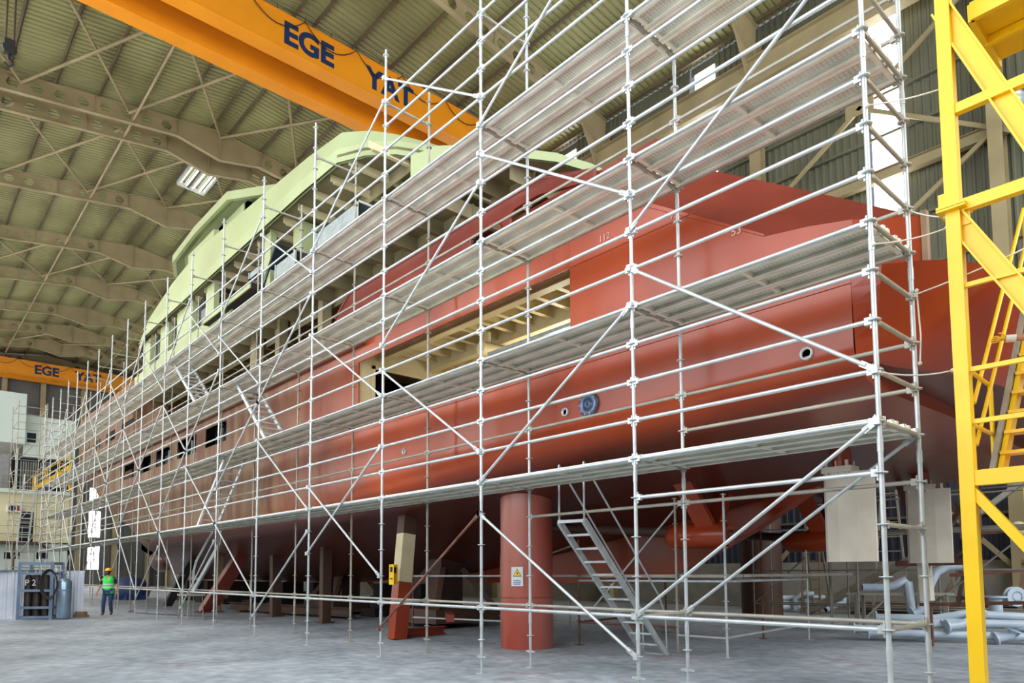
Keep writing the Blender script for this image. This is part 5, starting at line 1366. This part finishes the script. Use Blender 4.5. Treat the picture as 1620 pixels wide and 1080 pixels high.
def person(label, loc, facing, J, gloves=False):
    """J: joints in body axes (right, forward, up) from the point between the feet"""
    f = V((facing[0], facing[1], 0)).normalized(); r = V((f.y, -f.x, 0)); o = V(loc)
    def W(p): return o + r*p[0] + f*p[1] + V((0, 0, p[2]))
    t = thing('person', label, 'person', loc)
    j = {k: W(v) for k, v in J.items()}
    def mid(a, b, u): return a+(b-a)*u
    names = ['pelvis', 'waist', 'chest', 'neck', 'head0', 'head1']
    pts = [j['pelvis'], j['waist'], j['chest'], j['neck'], mid(j['neck'], j['head'], .45), j['head']]; E = [(0, 1), (1, 2), (2, 3), (3, 4), (4, 5)]
    R = [(.16, .11), (.15, .105), (.17, .11), (.058, .06), (.065, .075), (.078, .095)]
    def chain(start, ps, rs):
        a = start
        for p, q in zip(ps, rs): pts.append(p); R.append(q); E.append((a, len(pts)-1)); a = len(pts)-1
        return a
    for s in 'LR':
        chain(0, [j['hip'+s], mid(j['hip'+s], j['knee'+s], .5), j['knee'+s], mid(j['knee'+s], j['ankle'+s], .4), j['ankle'+s], j['toe'+s]], [.09, .078, .058, .054, .04, .035])
        chain(2, [j['sh'+s], mid(j['sh'+s], j['el'+s], .5), j['el'+s], mid(j['el'+s], j['wr'+s], .4), j['wr'+s]], [.062, .052, .042, .04, .028])
    body = skin_obj('body', pts, E, R, 'skin', t)
    # hands: palm and five bent fingers
    for s in 'LR':
        w, e = j['wr'+s], j['el'+s]; d = (w-e).normalized(); side = V(d.cross(f)).normalized() if abs(d.dot(f)) < .9 else r
        nrm = d.cross(side).normalized(); k = 1 if s == 'R' else -1
        p = [w, w+d*.05, w+d*.095]; ed = [(0, 1), (1, 2)]; rr = [.026, (.036, .02), (.036, .018)]
        for q, ln in zip((-.03, -.01, .01, .03), (.07, .08, .075, .06)):
            b = w+d*.1+side*q; p += [b, b+d*ln*.5+nrm*.012, b+d*ln*.8+nrm*.035]; n0 = len(p)-3; ed += [(2, n0), (n0, n0+1), (n0+1, n0+2)]; rr += [.011, .0095, .0085]
        b = w+d*.04+side*.035; p += [b, b+d*.03+side*.03+nrm*.01, b+d*.06+side*.035+nrm*.025]; n0 = len(p)-3; ed += [(1, n0), (n0, n0+1), (n0+1, n0+2)]; rr += [.013, .011, .009]
        skin_obj('glove' if gloves else 'hand', p, ed, rr, 'glove' if gloves else 'skin', t if gloves else body, 1)
        if gloves: obj('cuff', MB().tube(mid(e, w, .78), w+d*.03, .042, 12), 'white', t)
    # clothing
    p = [j['pelvis']]; ed = []; rr = [(.172, .122)]
    for s in 'LR':
        b = len(p); p += [j['hip'+s], mid(j['hip'+s], j['knee'+s], .5), j['knee'+s], mid(j['knee'+s], j['ankle'+s], .5), mid(j['knee'+s], j['ankle'+s], .93)]; rr += [.108, .095, .078, .072, .066]
        ed += [(0, b), (b, b+1), (b+1, b+2), (b+2, b+3), (b+3, b+4)]
    skin_obj('trousers', p, ed, rr, 'jeans', t)
    p = [j['waist'], j['pelvis'], j['chest'], mid(j['chest'], j['neck'], .72)]; ed = [(0, 1), (0, 2), (2, 3)]; rr = [(.166, .118), (.17, .12), (.186, .124), (.085, .08)]
    for s in 'LR':
        b = len(p); p += [j['sh'+s], mid(j['sh'+s], j['el'+s], .5), mid(j['sh'+s], j['el'+s], .85)]; rr += [.078, .066, .06]; ed += [(2, b), (b, b+1), (b+1, b+2)]
    skin_obj('shirt', p, ed, rr, 'navycl', t)
    # vest: shell round the torso, open in front at the neck
    up = (j['chest']-j['pelvis']).normalized(); v = MB(); rings = []
    prof = [(-.12, .2, .15), (.0, .198, .15), (.16, .192, .145), (.32, .205, .15), (.46, .215, .148), (.54, .17, .12), (.575, .1, .085)]
    for h, a, b in prof:
        c = j['pelvis'] + up*h + (j['chest']-j['pelvis']-up*(j['chest']-j['pelvis']).dot(up))*0
        rings.append([c + r*(a*math.cos(2*math.pi*q/20)) + f*(b*math.sin(2*math.pi*q/20)) for q in range(20)])
    for q in (4, 5, 6): 
        for g, dz in ((6, .16), (5, .13), (4, .05)): rings[g][q] = rings[g][q] - up*dz*(1 if q == 5 else .6)
    v.loft(rings, True, True, False); ve = obj('safety_vest', v, 'vest', t)
    for h in (.1, .22):
        bnd = MB(); rg_ = []
        for hh in (h, h+.05):
            a, b = (interp(hh, [q[0] for q in prof], [q[1] for q in prof])+.004, interp(hh, [q[0] for q in prof], [q[2] for q in prof])+.004)
            c = j['pelvis']+up*hh; rg_.append([c + r*(a*math.cos(2*math.pi*q/20)) + f*(b*math.sin(2*math.pi*q/20)) for q in range(20)])
        bnd.loft(rg_, True, True, False); obj('reflective_band', bnd, 'silverband', ve)
    # head details, helmet, boots
    h = j['head']; 
    fc = MB(); fc.ball(h+f*.098+V((0, 0, -.01)), .017, 8, 6, (1, 1.2, 1.6)); fc.ball(h+r*.085, .02, 8, 6, (.5, 1, 1.6)); fc.ball(h-r*.085, .02, 8, 6, (.5, 1, 1.6)); obj('face_features', fc, 'skin', body)
    ey = MB(); ey.ball(h+f*.09+r*.032+V((0, 0, .025)), .011, 8, 6); ey.ball(h+f*.09-r*.032+V((0, 0, .025)), .011, 8, 6); ey.bar(h+f*.098-r*.025-V((0, 0, .055)), h+f*.098+r*.025-V((0, 0, .055)), .008, .008); obj('eyes_and_mouth', ey, 'hair', body)
    bd = MB(); bd.ball(h+f*.035-V((0, 0, .065)), .07, 12, 8, (.95, .95, .65)); obj('beard', bd, 'hair', t)
    hr = MB(); hr.ball(h-f*.02+V((0, 0, .03)), .1, 12, 8, (.88, 1, 1)); obj('hair', hr, 'hair', t)
    hm = MB(); c = h+V((0, 0, .06)); hm.lathe(c, [(.122, -.01), (.125, .0), (.118, .05), (.09, .095), (.04, .118), (.005, .122)], 18); hm.ball(c+f*.1, .08, 12, 6, (1.1, .9, .14)); obj('helmet', hm, 'helmet', t)
    for s in 'LR':
        b = MB(); a, q = j['ankle'+s], j['toe'+s]; dd = (q-a); dd.z = 0; dd.normalize()
        b.ball(a+dd*.07-V((0, 0, .045)), .06, 12, 8, (.85 if abs(dd.x) < .5 else 2.1, 2.1 if abs(dd.x) < .5 else .85, .85)); b.tube(a-V((0, 0, .04)), a+V((0, 0, .1)), .055, 12); obj('boot', b, 'boot', t)
    return t
ST = dict(pelvis=(0, 0, .95), waist=(0, .01, 1.1), chest=(0, .0, 1.32), neck=(0, .01, 1.5), head=(0, .03, 1.66),
          hipL=(-.1, 0, .92), kneeL=(-.12, .06, .5), ankleL=(-.13, -.04, .09), toeL=(-.14, .12, .04), hipR=(.1, 0, .92), kneeR=(.11, .12, .5), ankleR=(.12, .12, .09), toeR=(.13, .28, .04),
          shL=(-.2, 0, 1.42), elL=(-.3, -.02, 1.14), wrL=(-.36, .08, .9), shR=(.2, 0, 1.42), elR=(.3, -.04, 1.14), wrR=(.35, .06, .9))
person('worker in yellow helmet, green vest and blue jeans walking on the floor', (-28.7, -.45, 0), (.9, -.5), ST)
ST2 = dict(ST); ST2.update(shR=(.2, 0, 1.42), elR=(.44, .2, 1.2), wrR=(.6, .42, 1.22), kneeL=(-.12, .2, .6), ankleL=(-.12, .16, .22), toeL=(-.12, .32, .18))
person('worker in green vest and yellow gloves on the yellow stair at the right', (1.42, 1.86, 2.86), (-.55, -.85), ST2, True)
# ------------------------------------------------------------------ daylight, camera
w = bpy.data.worlds.new('world'); SC.world = w; w.use_nodes = True
bg = w.node_tree.nodes['Background']; bg.inputs['Color'].default_value = (.80, .88, 1.0, 1); bg.inputs['Strength'].default_value = .3
def area(name, loc, rot, sx, sy, power, col=(1, 1, 1)):
    l = bpy.data.lights.new(name, 'AREA'); l.shape = 'RECTANGLE'; l.size = sx; l.size_y = sy; l.energy = power; l.color = col
    o = bpy.data.objects.new(name, l); COL.objects.link(o); o.location = loc; o.rotation_euler = rot; return o
# the open end of the hall behind the viewer and an unseen opening in the left wall
area('daylight_hall_mouth', (13.5, 7, 15), (0, math.radians(90), 0), 15, 28, 7600, (.93, .96, 1.0))
area('daylight_left_bay', (-5.5, YL-.3, 10.8), (math.radians(90), 0, 0), 16, 14.5, 3400, (.9, .95, 1.0))
for i, (a, b) in enumerate(LS): area('fill_left_strip', ((a+b)/2, YL+.1, 13), (math.radians(90), 0, 0), 2, 20, 260, (1, .98, .93))  # added fill lamps in front of the unseen left strips

wl_ = bpy.data.lights.new('fill_light_in_hull', 'POINT'); wl_.energy = 110; wl_.color = (1, .93, .8); wl_.shadow_soft_size = .25  # added fill, no lamp modelled; brightens the room behind the side opening
wo = bpy.data.objects.new('fill_light_in_hull', wl_); COL.objects.link(wo); wo.location = (-8.5, 4.4, 6.0)

cam = bpy.data.cameras.new('camera'); co = bpy.data.objects.new('camera', cam); COL.objects.link(co); SC.camera = co
cam.sensor_fit = 'HORIZONTAL'; cam.sensor_width = 36.0; cam.lens = 1106.0/1620*36
cam.shift_x = 0.0; cam.shift_y = (822.4-540)/1620
co.location = (2.5885, -7.0987, 1.5893); co.rotation_mode = 'XYZ'; co.rotation_euler = (1.6453, .0046, .8395)
cam.clip_end = 500; cam.clip_start = .05
vs = SC.view_settings; SC.display_settings.display_device = 'sRGB'
vs.view_transform = 'Standard'; vs.look = 'None'; vs.gamma = 1.0; vs.use_curve_mapping = False; vs.exposure = .0
